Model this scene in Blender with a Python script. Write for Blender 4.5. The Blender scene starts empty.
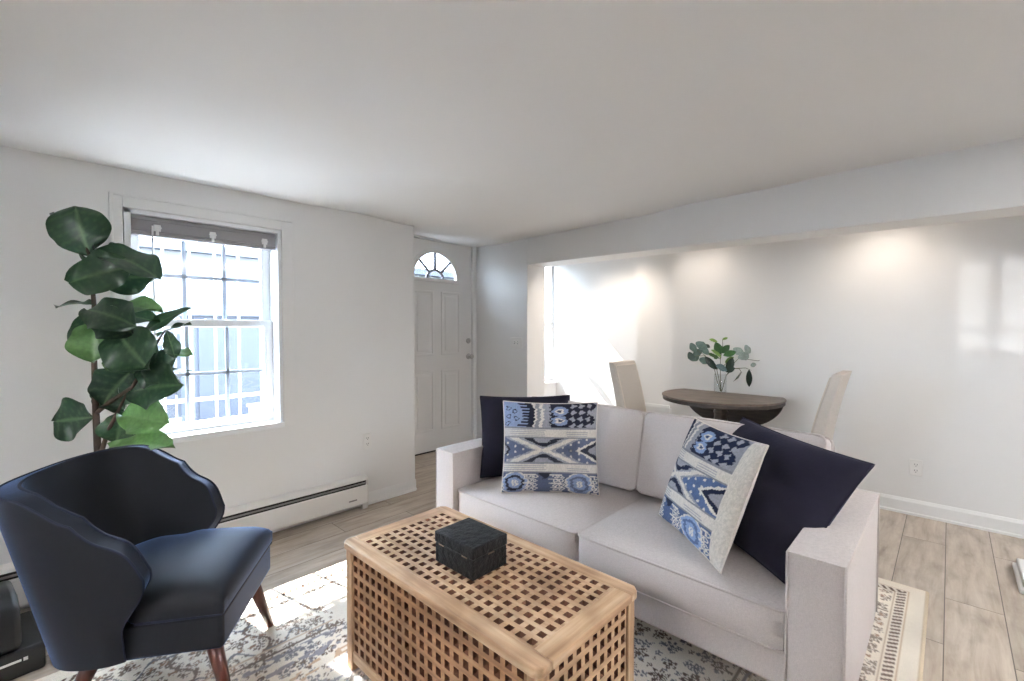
import bpy, bmesh, math, random
import numpy as np
from mathutils import Vector, Matrix, Euler

S = bpy.context.scene
C = S.collection
PI = math.pi

# ------------------------------------------------------------------ camera
CAM_H = 1.31
cd = bpy.data.cameras.new('camera')
cd.sensor_width = 36.0
cd.lens = 462.0 / 1024.0 * 36.0
cd.clip_start = 0.02
cam = bpy.data.objects.new('camera', cd)
C.objects.link(cam)
cam.location = (0, 0, CAM_H)
cam.rotation_euler = (math.radians(90 - 1.55), 0, math.radians(43.47 - 90))
S.camera = cam

# ------------------------------------------------------------------ world, sun, exposure
w = bpy.data.worlds.new('world')
S.world = w
w.use_nodes = True
bgn = w.node_tree.nodes['Background']
bgn.inputs['Color'].default_value = (0.68, 0.83, 1.0, 1)
bgn.inputs['Strength'].default_value = 24.0

sd = bpy.data.lights.new('sun', 'SUN')
sd.energy = 27.0
sd.angle = math.radians(0.6)
sd.color = (1.0, 0.96, 0.90)
sun = bpy.data.objects.new('sun', sd)
C.objects.link(sun)
sun.location = (0, 8, 9)
sun.rotation_euler = Vector((0.2, -0.94, -1.0)).to_track_quat('-Z', 'Y').to_euler()

S.view_settings.view_transform = 'Standard'
S.view_settings.look = 'None'
S.view_settings.gamma = 1.0
S.view_settings.use_curve_mapping = False
S.view_settings.exposure = 1.18

# ------------------------------------------------------------------ materials
def lin(r, g, b):
    def f(c):
        c /= 255.0
        return c / 12.92 if c <= 0.04045 else ((c + 0.055) / 1.055) ** 2.4
    return (f(r), f(g), f(b), 1.0)

def nodes(name):
    m = bpy.data.materials.new(name)
    m.use_nodes = True
    nt = m.node_tree
    return m, nt, nt.nodes['Principled BSDF']

def N(nt, t, **kw):
    n = nt.nodes.new(t)
    for k, v in kw.items():
        if k in n.inputs:
            n.inputs[k].default_value = v
        else:
            setattr(n, k, v)
    return n

def ramp(nt, fac, stops):
    r = nt.nodes.new('ShaderNodeValToRGB')
    e = r.color_ramp.elements
    while len(e) < len(stops):
        e.new(0.5)
    for i, (p, c) in enumerate(stops):
        e[i].position = p
        e[i].color = c
    nt.links.new(fac, r.inputs['Fac'])
    return r

def mixc(nt, fac, a, b, mode='MIX'):
    n = nt.nodes.new('ShaderNodeMix')
    n.data_type = 'RGBA'
    n.blend_type = mode
    L = nt.links.new
    for sock, v in ((n.inputs[0], fac), (n.inputs[6], a), (n.inputs[7], b)):
        if isinstance(v, (int, float, tuple)):
            sock.default_value = v
        else:
            L(v, sock)
    return n.outputs[2]

def coords(nt, scale=(1, 1, 1), kind='Object', rot=(0, 0, 0)):
    t = nt.nodes.new('ShaderNodeTexCoord')
    mp = nt.nodes.new('ShaderNodeMapping')
    mp.inputs['Scale'].default_value = scale
    mp.inputs['Rotation'].default_value = rot
    nt.links.new(t.outputs[kind], mp.inputs['Vector'])
    return mp.outputs['Vector']

def plain(name, col, rough=0.5, metal=0.0, var=0.06, vscale=6.0, bump=0.0, bscale=200.0, spec=0.5, sheen=0.0,
          sheen_tint=(1, 1, 1, 1), sheen_rough=0.4):
    """colour with a little unevenness and an optional fine surface relief"""
    m, nt, b = nodes(name)
    L = nt.links.new
    v = coords(nt)
    n = N(nt, 'ShaderNodeTexNoise', Scale=vscale, Detail=4.0)
    L(v, n.inputs['Vector'])
    c0 = tuple(max(0, c * (1 - var)) for c in col[:3]) + (1,)
    c1 = tuple(min(1, c * (1 + var)) for c in col[:3]) + (1,)
    r = ramp(nt, n.outputs['Fac'], [(0.3, c0), (0.7, c1)])
    L(r.outputs['Color'], b.inputs['Base Color'])
    b.inputs['Roughness'].default_value = rough
    b.inputs['Metallic'].default_value = metal
    b.inputs['Specular IOR Level'].default_value = spec
    if sheen:
        b.inputs['Sheen Weight'].default_value = sheen
        b.inputs['Sheen Tint'].default_value = sheen_tint
        b.inputs['Sheen Roughness'].default_value = sheen_rough
    if bump:
        n2 = N(nt, 'ShaderNodeTexNoise', Scale=bscale, Detail=3.0)
        L(v, n2.inputs['Vector'])
        bp = N(nt, 'ShaderNodeBump', Strength=bump, Distance=0.002)
        L(n2.outputs['Fac'], bp.inputs['Height'])
        L(bp.outputs['Normal'], b.inputs['Normal'])
    return m

def linen(name, col, dark, scale=420.0, rough=0.9, bump=0.2):
    """woven cloth: two crossed wave sets plus slubs"""
    m, nt, b = nodes(name)
    L = nt.links.new
    v = coords(nt)
    n = N(nt, 'ShaderNodeTexNoise', Scale=scale, Detail=2.0)
    L(v, n.inputs['Vector'])
    v2 = coords(nt, (14, 14, 170))
    n2 = N(nt, 'ShaderNodeTexNoise', Scale=6.0, Detail=5.0)
    L(v2, n2.inputs['Vector'])
    v3 = coords(nt, (120, 170, 14))
    n3 = N(nt, 'ShaderNodeTexNoise', Scale=6.0, Detail=5.0)
    L(v3, n3.inputs['Vector'])
    a = N(nt, 'ShaderNodeMath', operation='ADD')
    L(n2.outputs['Fac'], a.inputs[0]); L(n3.outputs['Fac'], a.inputs[1])
    a2 = N(nt, 'ShaderNodeMath', operation='ADD')
    L(a.outputs[0], a2.inputs[0]); L(n.outputs['Fac'], a2.inputs[1])
    d = N(nt, 'ShaderNodeMath', operation='DIVIDE'); d.inputs[1].default_value = 3.0
    L(a2.outputs[0], d.inputs[0])
    r = ramp(nt, d.outputs[0], [(0.36, dark), (0.6, col)])
    L(r.outputs['Color'], b.inputs['Base Color'])
    b.inputs['Roughness'].default_value = rough
    b.inputs['Specular IOR Level'].default_value = 0.2
    bp = N(nt, 'ShaderNodeBump', Strength=bump, Distance=0.001)
    L(d.outputs[0], bp.inputs['Height'])
    L(bp.outputs['Normal'], b.inputs['Normal'])
    return m

def wood(name, c0, c1, c2, stretch=(2, 22, 22), scale=2.2, rough=0.5, bump=0.1):
    m, nt, b = nodes(name)
    L = nt.links.new
    v = coords(nt, stretch)
    n = N(nt, 'ShaderNodeTexNoise', Scale=scale, Detail=7.0, Roughness=0.55, Distortion=0.15)
    L(v, n.inputs['Vector'])
    r = ramp(nt, n.outputs['Fac'], [(0.28, c0), (0.5, c1), (0.72, c2)])
    v2 = coords(nt, (1, 1, 1))
    n2 = N(nt, 'ShaderNodeTexNoise', Scale=9.0, Detail=1.0)
    L(v2, n2.inputs['Vector'])
    r2 = ramp(nt, n2.outputs['Fac'], [(0.35, (0.78, 0.76, 0.74, 1)), (0.65, (1.1, 1.1, 1.1, 1))])
    L(mixc(nt, 1.0, r.outputs['Color'], r2.outputs['Color'], 'MULTIPLY'), b.inputs['Base Color'])
    b.inputs['Roughness'].default_value = rough
    bp = N(nt, 'ShaderNodeBump', Strength=bump, Distance=0.002)
    L(n.outputs['Fac'], bp.inputs['Height'])
    L(bp.outputs['Normal'], b.inputs['Normal'])
    return m

def vcol(name, rough=0.9, bump=0.3, bscale=500.0, spec=0.2, mottle=0.0, trans=0.0):
    """colour woven or grown into the thing, from the mesh's own colour layer"""
    m, nt, b = nodes(name)
    L = nt.links.new
    a = nt.nodes.new('ShaderNodeAttribute')
    a.attribute_name = 'pattern'
    v = coords(nt)
    n = N(nt, 'ShaderNodeTexNoise', Scale=bscale, Detail=2.0)
    L(v, n.inputs['Vector'])
    src = a.outputs['Color']
    if mottle:
        r = ramp(nt, n.outputs['Fac'], [(0.3, (1 - mottle,) * 3 + (1,)), (0.7, (1 + mottle,) * 3 + (1,))])
        src = mixc(nt, 1.0, src, r.outputs['Color'], 'MULTIPLY')
    L(src, b.inputs['Base Color'])
    b.inputs['Roughness'].default_value = rough
    b.inputs['Specular IOR Level'].default_value = spec
    if bump:
        bp = N(nt, 'ShaderNodeBump', Strength=bump, Distance=0.002)
        L(n.outputs['Fac'], bp.inputs['Height'])
        L(bp.outputs['Normal'], b.inputs['Normal'])
    if trans:
        out = nt.nodes['Material Output']
        tr = nt.nodes.new('ShaderNodeBsdfTranslucent')
        L(src, tr.inputs['Color'])
        mx = nt.nodes.new('ShaderNodeMixShader')
        mx.inputs[0].default_value = trans
        L(b.outputs[0], mx.inputs[1]); L(tr.outputs[0], mx.inputs[2])
        L(mx.outputs[0], out.inputs['Surface'])
    return m

def pane_glass(name, tint=(0.97, 0.985, 1.0, 1), refl=0.06):
    m = bpy.data.materials.new(name)
    m.use_nodes = True
    nt = m.node_tree
    nt.nodes.remove(nt.nodes['Principled BSDF'])
    tr = N(nt, 'ShaderNodeBsdfTransparent', Color=tint)
    gl = N(nt, 'ShaderNodeBsdfGlossy', Roughness=0.02)
    lw = N(nt, 'ShaderNodeLayerWeight', Blend=0.5)
    pw_ = N(nt, 'ShaderNodeMath', operation='POWER'); pw_.inputs[1].default_value = 5.0
    fr = N(nt, 'ShaderNodeMath', operation='MULTIPLY_ADD'); fr.inputs[1].default_value = 0.6; fr.inputs[2].default_value = refl * 0.5
    nt.links.new(lw.outputs['Facing'], pw_.inputs[0])
    nt.links.new(pw_.outputs[0], fr.inputs[0])
    mx = nt.nodes.new('ShaderNodeMixShader')
    nt.links.new(fr.outputs[0], mx.inputs[0])
    nt.links.new(tr.outputs[0], mx.inputs[1])
    nt.links.new(gl.outputs[0], mx.inputs[2])
    nt.links.new(mx.outputs[0], nt.nodes['Material Output'].inputs['Surface'])
    return m

def floor_material():
    m, nt, b = nodes('plank_floor')
    L = nt.links.new
    t = nt.nodes.new('ShaderNodeTexCoord')
    mp = nt.nodes.new('ShaderNodeMapping')
    mp.inputs['Location'].default_value = (0.55, 0.005, 0)
    L(t.outputs['Object'], mp.inputs['Vector'])
    br = nt.nodes.new('ShaderNodeTexBrick')
    br.offset = 0.38
    br.offset_frequency = 2
    br.inputs['Scale'].default_value = 1.0
    br.inputs['Brick Width'].default_value = 1.2
    br.inputs['Row Height'].default_value = 0.2
    br.inputs['Mortar Size'].default_value = 0.0022
    br.inputs['Mortar Smooth'].default_value = 0.2
    br.inputs['Bias'].default_value = 0.0
    br.inputs['Color1'].default_value = (0, 0, 0, 1)
    br.inputs['Color2'].default_value = (1, 1, 1, 1)
    br.inputs['Mortar'].default_value = (0.5, 0.5, 0.5, 1)
    L(mp.outputs['Vector'], br.inputs['Vector'])
    # each plank shifts the grain
    sh = N(nt, 'ShaderNodeVectorMath', operation='MULTIPLY')
    sh.inputs[1].default_value = (7.0, 13.0, 0)
    L(br.outputs['Color'], sh.inputs[0])
    ad = N(nt, 'ShaderNodeVectorMath', operation='ADD')
    L(t.outputs['Object'], ad.inputs[0]); L(sh.outputs[0], ad.inputs[1])
    mp2 = nt.nodes.new('ShaderNodeMapping')
    mp2.inputs['Scale'].default_value = (1.3, 11.0, 1)
    L(ad.outputs[0], mp2.inputs['Vector'])
    g = N(nt, 'ShaderNodeTexNoise', Scale=2.0, Detail=7.0, Roughness=0.6, Distortion=0.35)
    L(mp2.outputs['Vector'], g.inputs['Vector'])
    mp3 = nt.nodes.new('ShaderNodeMapping')
    mp3.inputs['Scale'].default_value = (1.1, 2.2, 1)
    L(ad.outputs[0], mp3.inputs['Vector'])
    k = N(nt, 'ShaderNodeTexNoise', Scale=3.0, Detail=5.0, Roughness=0.6)
    L(mp3.outputs['Vector'], k.inputs['Vector'])
    rg = ramp(nt, g.outputs['Fac'], [(0.22, lin(122, 106, 90)), (0.40, lin(166, 152, 137)), (0.60, lin(186, 174, 160)), (0.85, lin(206, 197, 186))])
    rk = ramp(nt, k.outputs['Fac'], [(0.30, (0.66, 0.63, 0.60, 1)), (0.48, (0.95, 0.94, 0.93, 1)), (0.7, (1.08, 1.08, 1.08, 1))])
    c = mixc(nt, 0.9, rg.outputs['Color'], rk.outputs['Color'], 'MULTIPLY')
    tone = ramp(nt, br.outputs['Color'], [(0.0, (0.9, 0.89, 0.88, 1)), (1.0, (1.06, 1.05, 1.04, 1))])
    c = mixc(nt, 1.0, c, tone.outputs['Color'], 'MULTIPLY')
    c = mixc(nt, br.outputs['Fac'], c, lin(84, 72, 62))
    L(c, b.inputs['Base Color'])
    b.inputs['Roughness'].default_value = 0.3
    b.inputs['Specular IOR Level'].default_value = 0.5
    bp = N(nt, 'ShaderNodeBump', Strength=0.25, Distance=0.002)
    iv = N(nt, 'ShaderNodeMath', operation='SUBTRACT'); iv.inputs[0].default_value = 1.0
    L(br.outputs['Fac'], iv.inputs[1])
    L(iv.outputs[0], bp.inputs['Height'])
    L(bp.outputs['Normal'], b.inputs['Normal'])
    return m

M = {
    'wall': plain('wall_paint', (0.80, 0.795, 0.785, 1), 0.55, var=0.01, vscale=1.5, bump=0.05, bscale=90, spec=0.3),
    'rear_dark': plain('bounce_cut_wall', (0.22, 0.24, 0.27, 1), 0.7, var=0.02),  # unseen rear walls darkened to cut light bounced back into the room
    'ceiling': plain('ceiling_paint', (0.81, 0.81, 0.805, 1), 0.8, var=0.01, vscale=1.5, bump=0.06, bscale=60, spec=0.2),
    'trim': plain('trim_paint', (0.84, 0.84, 0.83, 1), 0.35, var=0.01, spec=0.4),
    'door': plain('door_paint', (0.80, 0.785, 0.765, 1), 0.4, var=0.01, spec=0.4),
    'vinyl': plain('white_vinyl', (0.82, 0.83, 0.84, 1), 0.4, var=0.01),
    'muntin_pale': plain('pale_muntin', (0.45, 0.49, 0.56, 1), 0.5, var=0.02),
    'muntin': plain('grey_muntin', (0.12, 0.12, 0.15, 1), 0.5, var=0.02),
    'blind': plain('grey_blind', lin(150, 148, 150), 0.6, var=0.03),
    'clear': plain('pale_plastic', (0.78, 0.78, 0.78, 1), 0.3, var=0.02),
    'heater': plain('heater_enamel', (0.80, 0.78, 0.75, 1), 0.4, var=0.01),
    'black_gap': plain('dark_slot', (0.02, 0.018, 0.016, 1), 0.7),
    'grey_metal': plain('grey_metal', (0.30, 0.29, 0.28, 1), 0.4, 0.6),
    'nickel': plain('satin_nickel', (0.55, 0.54, 0.52, 1), 0.3, 0.9),
    'plastic': plain('white_plastic', (0.80, 0.79, 0.77, 1), 0.35, var=0.01),
    'glass': pane_glass('window_glass'),
    'fan_glass': pane_glass('dimming_fan_glass', (0.68, 0.69, 0.70, 1)),  # tint added to dim the daylight entering by the fanlight
    'dimming_glass': pane_glass('dimming_pane', (0.64, 0.64, 0.64, 1)),  # tint added to dim the daylight entering the sunroom
    'floor': floor_material(),
    'sofa': linen('greige_linen', lin(208, 199, 195), lin(186, 177, 173)),
    'sofa_pipe': linen('greige_piping', lin(204, 194, 189), lin(186, 176, 171)),
    'chair_cloth': linen('beige_linen', lin(208, 201, 193), lin(188, 179, 170)),
    'navy': plain('navy_velvet', lin(8, 10, 17), 0.7, var=0.12, vscale=9, bump=0.25, bscale=600, spec=0.3, sheen=0.6, sheen_tint=(0.28, 0.48, 1.0, 1), sheen_rough=0.3),
    'navy_pipe': plain('navy_piping', lin(20, 26, 44), 0.7, var=0.05, spec=0.25),
    'indigo': plain('indigo_cloth', lin(24, 22, 34), 0.85, var=0.14, vscale=14, bump=0.6, bscale=70, spec=0.15, sheen=0.06, sheen_tint=(0.5, 0.5, 0.9, 1)),
    'ikat': vcol('ikat_weave', mottle=0.12),
    'cream': linen('cream_cloth', lin(226, 217, 206), lin(202, 192, 180)),
    'rug': vcol('rug_pile', rough=1.0, bump=0.6, bscale=320.0, spec=0.05, mottle=0.14),
    'oak': wood('acacia_slats', lin(146, 112, 84), lin(184, 152, 120), lin(206, 180, 150), (26, 1.6, 26), 1.6),
    'oak_x': wood('acacia_boards', lin(150, 116, 86), lin(186, 152, 118), lin(208, 180, 148), (1.6, 26, 26), 1.6),
    'oak_z': wood('acacia_posts', lin(140, 106, 78), lin(178, 142, 108), lin(202, 172, 140), (26, 26, 1.6), 1.6),
    'oak_side_shade': wood('acacia_shaded_slats', lin(112, 78, 52), lin(146, 108, 76), lin(172, 134, 98), (26, 1.6, 26), 1.6),  # long side slats darkened in colour to stand in for their shade
    'oak_shade_in': wood('acacia_inside_shade', lin(84, 50, 34), lin(112, 70, 48), lin(134, 88, 62), (26, 1.6, 26), 1.6),  # reddish inside wood, darkened to put shade into the lattice holes
    'walnut': wood('walnut_legs', lin(48, 22, 16), lin(74, 36, 26), lin(96, 52, 38), (20, 20, 2), rough=0.35),
    'table_top': wood('weathered_top', lin(62, 51, 44), lin(92, 79, 69), lin(116, 102, 90), (18, 2.0, 18), rough=0.45),
    'table_dark': wood('dark_table', lin(34, 28, 25), lin(52, 44, 39), lin(70, 60, 53), (18, 2, 18), rough=0.5),
    'black': plain('black_plastic', (0.007, 0.007, 0.008, 1), 0.5, var=0.2),
    'leaf': vcol('fig_leaf', rough=0.36, bump=0.25, bscale=60, spec=0.35, mottle=0.15, trans=0.2),
    'bark': plain('brown_bark', lin(64, 48, 38), 0.8, var=0.3, vscale=40, bump=0.6, bscale=120),
    'soil': plain('potting_soil', lin(48, 36, 28), 1.0, var=0.4, vscale=60),
    'pot': plain('dark_pot', lin(40, 40, 42), 0.5),
    'stem': plain('green_stem', lin(92, 96, 66), 0.6),
    'facade': plain('pale_stucco', (0.075, 0.072, 0.07, 1), 0.9, var=0.05, vscale=1.0),
    'blue_board': plain('blue_grey_boards', (0.016, 0.019, 0.028, 1), 0.8, var=0.08),
    'ash': plain('ash_grey', (0.04, 0.042, 0.05, 1), 0.8, var=0.06),
    'asphalt': plain('pavement', (0.05, 0.05, 0.052, 1), 0.95, var=0.1, vscale=3),
    'tan_box': plain('tan_boards', (0.11, 0.075, 0.05, 1), 0.8),
    'guard': plain('white_ironwork', (0.62, 0.65, 0.72, 1), 0.5),
    'silver': plain('silver_metal', (0.7, 0.7, 0.7, 1), 0.25, 0.9),
}

def box_emboss():
    m, nt, b = nodes('embossed_black')
    L = nt.links.new
    v = coords(nt, (1, 1, 1))
    vo = N(nt, 'ShaderNodeTexVoronoi', Scale=46.0)
    vo.feature = 'SMOOTH_F1'
    n = N(nt, 'ShaderNodeTexNoise', Scale=55.0, Detail=4.0, Distortion=2.0)
    L(v, vo.inputs['Vector']); L(v, n.inputs['Vector'])
    a = N(nt, 'ShaderNodeMath', operation='ADD')
    L(vo.outputs['Distance'], a.inputs[0]); L(n.outputs['Fac'], a.inputs[1])
    b.inputs['Base Color'].default_value = (0.006, 0.006, 0.007, 1)
    b.inputs['Roughness'].default_value = 0.45
    b.inputs['Specular IOR Level'].default_value = 0.22
    bp = N(nt, 'ShaderNodeBump', Strength=0.9, Distance=0.006)
    L(a.outputs[0], bp.inputs['Height'])
    L(bp.outputs['Normal'], b.inputs['Normal'])
    return m
M['emboss'] = box_emboss()

def clear_glass():
    m, nt, b = nodes('clear_glass')
    b.inputs['Base Color'].default_value = (0.96, 0.98, 0.98, 1)
    b.inputs['Transmission Weight'].default_value = 1.0
    b.inputs['Roughness'].default_value = 0.0
    b.inputs['IOR'].default_value = 1.45
    return m
M['vase_glass'] = pane_glass('clear_glass', (0.97, 0.98, 0.98, 1), 0.10)

def lamp_mat():
    m = bpy.data.materials.new('lamp_lens')
    m.use_nodes = True
    b = m.node_tree.nodes['Principled BSDF']
    b.inputs['Emission Color'].default_value = (1, 0.93, 0.85, 1)
    b.inputs['Emission Strength'].default_value = 3.0
    return m
M['lamp'] = lamp_mat()

# ------------------------------------------------------------------ mesh helpers
class MB:
    def __init__(self):
        self.v = []
        self.f = []
        self.n = 0

    def add(self, verts, faces):
        o = self.n
        self.v.extend([tuple(p) for p in verts])
        self.f.extend([tuple(i + o for i in f) for f in faces])
        self.n += len(verts)
        return self

    def box(self, x0, x1, y0, y1, z0, z1, mat=None):
        vs = [(x, y, z) for x in (x0, x1) for y in (y0, y1) for z in (z0, z1)]
        if mat is not None:
            vs = [mat @ Vector(p) for p in vs]
        return self.add(vs, [(0, 1, 3, 2), (4, 6, 7, 5), (0, 4, 5, 1), (2, 3, 7, 6), (0, 2, 6, 4), (1, 5, 7, 3)])

    def tube(self, pts, r, seg=8, closed=False, caps=True):
        pts = [Vector(p) for p in pts]
        n = len(pts)
        rs = r if isinstance(r, (list, tuple)) else [r] * n
        vs = []
        ref = None
        for i, p in enumerate(pts):
            if closed:
                d = pts[(i + 1) % n] - pts[i - 1]
            else:
                d = pts[min(i + 1, n - 1)] - pts[max(i - 1, 0)]
            if d.length < 1e-9:
                d = Vector((0, 0, 1))
            d.normalize()
            if ref is None:
                ref = d.orthogonal().normalized()
            a = ref - d * ref.dot(d)
            if a.length < 1e-6:
                a = d.orthogonal()
            a.normalize()
            ref = a
            b = d.cross(a)
            for k in range(seg):
                t = 2 * PI * k / seg
                vs.append(p + (a * math.cos(t) + b * math.sin(t)) * rs[i])
        fs = []
        for i in range(n if closed else n - 1):
            j = (i + 1) % n
            for k in range(seg):
                k2 = (k + 1) % seg
                fs.append((i * seg + k, i * seg + k2, j * seg + k2, j * seg + k))
        if caps and not closed:
            fs.append(tuple(range(seg - 1, -1, -1)))
            fs.append(tuple((n - 1) * seg + k for k in range(seg)))
        return self.add(vs, fs)

    def lathe(self, prof, seg=32, c=(0, 0, 0), cap=True):
        vs = []
        for r, z in prof:
            for k in range(seg):
                t = 2 * PI * k / seg
                vs.append((c[0] + r * math.cos(t), c[1] + r * math.sin(t), c[2] + z))
        fs = []
        for i in range(len(prof) - 1):
            for k in range(seg):
                k2 = (k + 1) % seg
                fs.append((i * seg + k, i * seg + k2, (i + 1) * seg + k2, (i + 1) * seg + k))
        if cap:
            fs.append(tuple(range(seg - 1, -1, -1)))
            fs.append(tuple((len(prof) - 1) * seg + k for k in range(seg)))
        return self.add(vs, fs)

    def prism(self, poly, axis, a0, a1):
        """poly in the two other axes, extruded along axis"""
        n = len(poly)
        def P(p, a):
            return (a, p[0], p[1]) if axis == 'x' else (p[0], a, p[1]) if axis == 'y' else (p[0], p[1], a)
        vs = [P(p, a0) for p in poly] + [P(p, a1) for p in poly]
        fs = [tuple(range(n - 1, -1, -1)), tuple(range(n, 2 * n))]
        for i in range(n):
            j = (i + 1) % n
            fs.append((i, j, n + j, n + i))
        return self.add(vs, fs)

    def build(self, name, mat, parent=None, smooth=False, bevel=0.0, seg=2, angle=40, subsurf=0, merge=False):
        me = bpy.data.meshes.new(name)
        me.from_pydata(self.v, [], self.f)
        bm = bmesh.new()
        bm.from_mesh(me)
        if merge:
            bmesh.ops.remove_doubles(bm, verts=bm.verts, dist=1e-5)
        bmesh.ops.recalc_face_normals(bm, faces=bm.faces)
        bm.to_mesh(me)
        bm.free()
        return finish(name, me, mat, parent, smooth, bevel, seg, angle, subsurf)

def finish(name, me, mat, parent=None, smooth=False, bevel=0.0, seg=2, angle=40, subsurf=0):
    me.materials.append(mat)
    o = bpy.data.objects.new(name, me)
    C.objects.link(o)
    if parent is not None:
        o.parent = parent
    if bevel:
        b = o.modifiers.new('bevel', 'BEVEL')
        b.width = bevel
        b.segments = seg
        b.limit_method = 'ANGLE'
        b.angle_limit = math.radians(angle)
    if subsurf:
        s = o.modifiers.new('subsurf', 'SUBSURF')
        s.levels = s.render_levels = subsurf
    if smooth or bevel:
        me.polygons.foreach_set('use_smooth', [True] * len(me.polygons))
        if not smooth:
            me.set_sharp_from_angle(angle=math.radians(50))
    me.update()
    return o

def thing(name, label, cat, loc=(0, 0, 0), rz=0.0, group=None):
    o = bpy.data.objects.new(name, None)
    o.empty_display_size = 0.1
    C.objects.link(o)
    o.location = loc
    o.rotation_euler = (0, 0, rz)
    o['label'] = label
    o['category'] = cat
    if group:
        o['group'] = group
    return o

def tag(o, label, cat, group=None, kind=None):
    o['label'] = label
    o['category'] = cat
    if group:
        o['group'] = group
    if kind:
        o['kind'] = kind
    return o

def struct(o, label=None, cat=None):
    o['kind'] = 'structure'
    if label:
        o['label'] = label
        o['category'] = cat
    return o

def plate(name, outer, holes, axis, a0, a1, mat, parent=None, bevel=0.0):
    """flat plate with holes; outlines in the two axes other than axis (counter-clockwise lists)"""
    bm = bmesh.new()
    def P(p, a):
        return (a, p[0], p[1]) if axis == 'x' else (p[0], a, p[1]) if axis == 'y' else (p[0], p[1], a)
    edges = []
    loops = []
    for lp in [outer] + holes:
        vs = [bm.verts.new(P(p, a0)) for p in lp]
        es = [bm.edges.new((vs[i], vs[(i + 1) % len(vs)])) for i in range(len(vs))]
        edges += es
        loops.append(vs)
    bmesh.ops.triangle_fill(bm, use_beauty=True, use_dissolve=False, edges=edges)
    faces = list(bm.faces)
    ret = bmesh.ops.extrude_face_region(bm, geom=faces)
    d = Vector(P((0, 0), a1)) - Vector(P((0, 0), a0))
    for g in ret['geom']:
        if isinstance(g, bmesh.types.BMVert):
            g.co += d
    bmesh.ops.recalc_face_normals(bm, faces=bm.faces)
    me = bpy.data.meshes.new(name)
    bm.to_mesh(me)
    bm.free()
    return finish(name, me, mat, parent, bevel=bevel, angle=60)

def rect(x0, x1, z0, z1):
    return [(x0, z0), (x1, z0), (x1, z1), (x0, z1)]

def set_colors(me, cols):
    """cols: (nverts, 3) linear colours"""
    a = me.color_attributes.new('pattern', 'FLOAT_COLOR', 'POINT')
    c = np.ones((len(me.vertices), 4), dtype=np.float32)
    c[:, :3] = cols
    a.data.foreach_set('color', c.ravel())

def grid_faces(nu, nv, flip=False):
    fs = []
    for i in range(nu - 1):
        for j in range(nv - 1):
            q = (i * nv + j, (i + 1) * nv + j, (i + 1) * nv + j + 1, i * nv + j + 1)
            fs.append(q[::-1] if flip else q)
    return fs

def sm(a, b, x):
    t = np.clip((x - a) / (b - a), 0, 1)
    return t * t * (3 - 2 * t)

def puffy(name, sx, sy, sz, mat, parent, loc=(0, 0, 0), rot=(0, 0, 0), bulge=(0.01, 0.01, 0.03), n=14, corner=0.02, wob=0.0, seed=1):
    """upholstery block: crisp edges, each face swelling outwards; centred on loc"""
    bm = bmesh.new()
    bmesh.ops.create_cube(bm, size=2.0)
    bmesh.ops.subdivide_edges(bm, edges=bm.edges, cuts=n, use_grid_fill=True)
    h = (sx / 2, sy / 2, sz / 2)
    rnd = random.Random(seed)
    ph = [rnd.uniform(0, 6.28) for _ in range(6)]
    mt = Matrix.Translation(loc) @ Euler(rot).to_matrix().to_4x4()
    for v in bm.verts:
        p = v.co.copy()
        # soften the outline at vertical corners
        q = Vector((p.x * h[0], p.y * h[1], p.z * h[2]))
        cx, cy = abs(q.x) - (h[0] - corner), abs(q.y) - (h[1] - corner)
        if cx > 0 and cy > 0:
            l = math.hypot(cx, cy)
            if l > corner:
                k = corner / l
                q.x = math.copysign(h[0] - corner + cx * k, q.x)
                q.y = math.copysign(h[1] - corner + cy * k, q.y)
        bx = (1 - p.y ** 2) * (1 - p.z ** 2)
        by = (1 - p.x ** 2) * (1 - p.z ** 2)
        bz = (1 - abs(p.x) ** 2.6) * (1 - abs(p.y) ** 2.6)
        q.x += p.x * bulge[0] * bx
        q.y += p.y * bulge[1] * by
        q.z += p.z * bulge[2] * bz
        if wob:
            q.z += wob * math.sin(q.x * 17 + ph[0]) * math.sin(q.y * 13 + ph[1]) * bz
            q.x += wob * math.sin(q.z * 15 + ph[2]) * math.sin(q.y * 11 + ph[3]) * bx
        v.co = mt @ q
    me = bpy.data.meshes.new(name)
    bmesh.ops.recalc_face_normals(bm, faces=bm.faces)
    bm.to_mesh(me)
    bm.free()
    o = finish(name, me, mat, parent)
    me.polygons.foreach_set('use_smooth', [True] * len(me.polygons))
    me.set_sharp_from_angle(angle=math.radians(55))
    return o

def piping_loop(mb, sx, sy, z, r, corner=0.02, mt=None, seg=6):
    """welt round a sx by sy rectangle at height z"""
    pts = []
    for (cx, cy, a0) in ((1, 1, 0), (-1, 1, 90), (-1, -1, 180), (1, -1, 270)):
        for k in range(5):
            a = math.radians(a0 + 90 * k / 4)
            pts.append(Vector((cx * (sx / 2 - corner) + corner * math.cos(a), cy * (sy / 2 - corner) + corner * math.sin(a), z)))
    if mt is not None:
        pts = [mt @ p for p in pts]
    mb.tube(pts, r, seg, closed=True)

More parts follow.
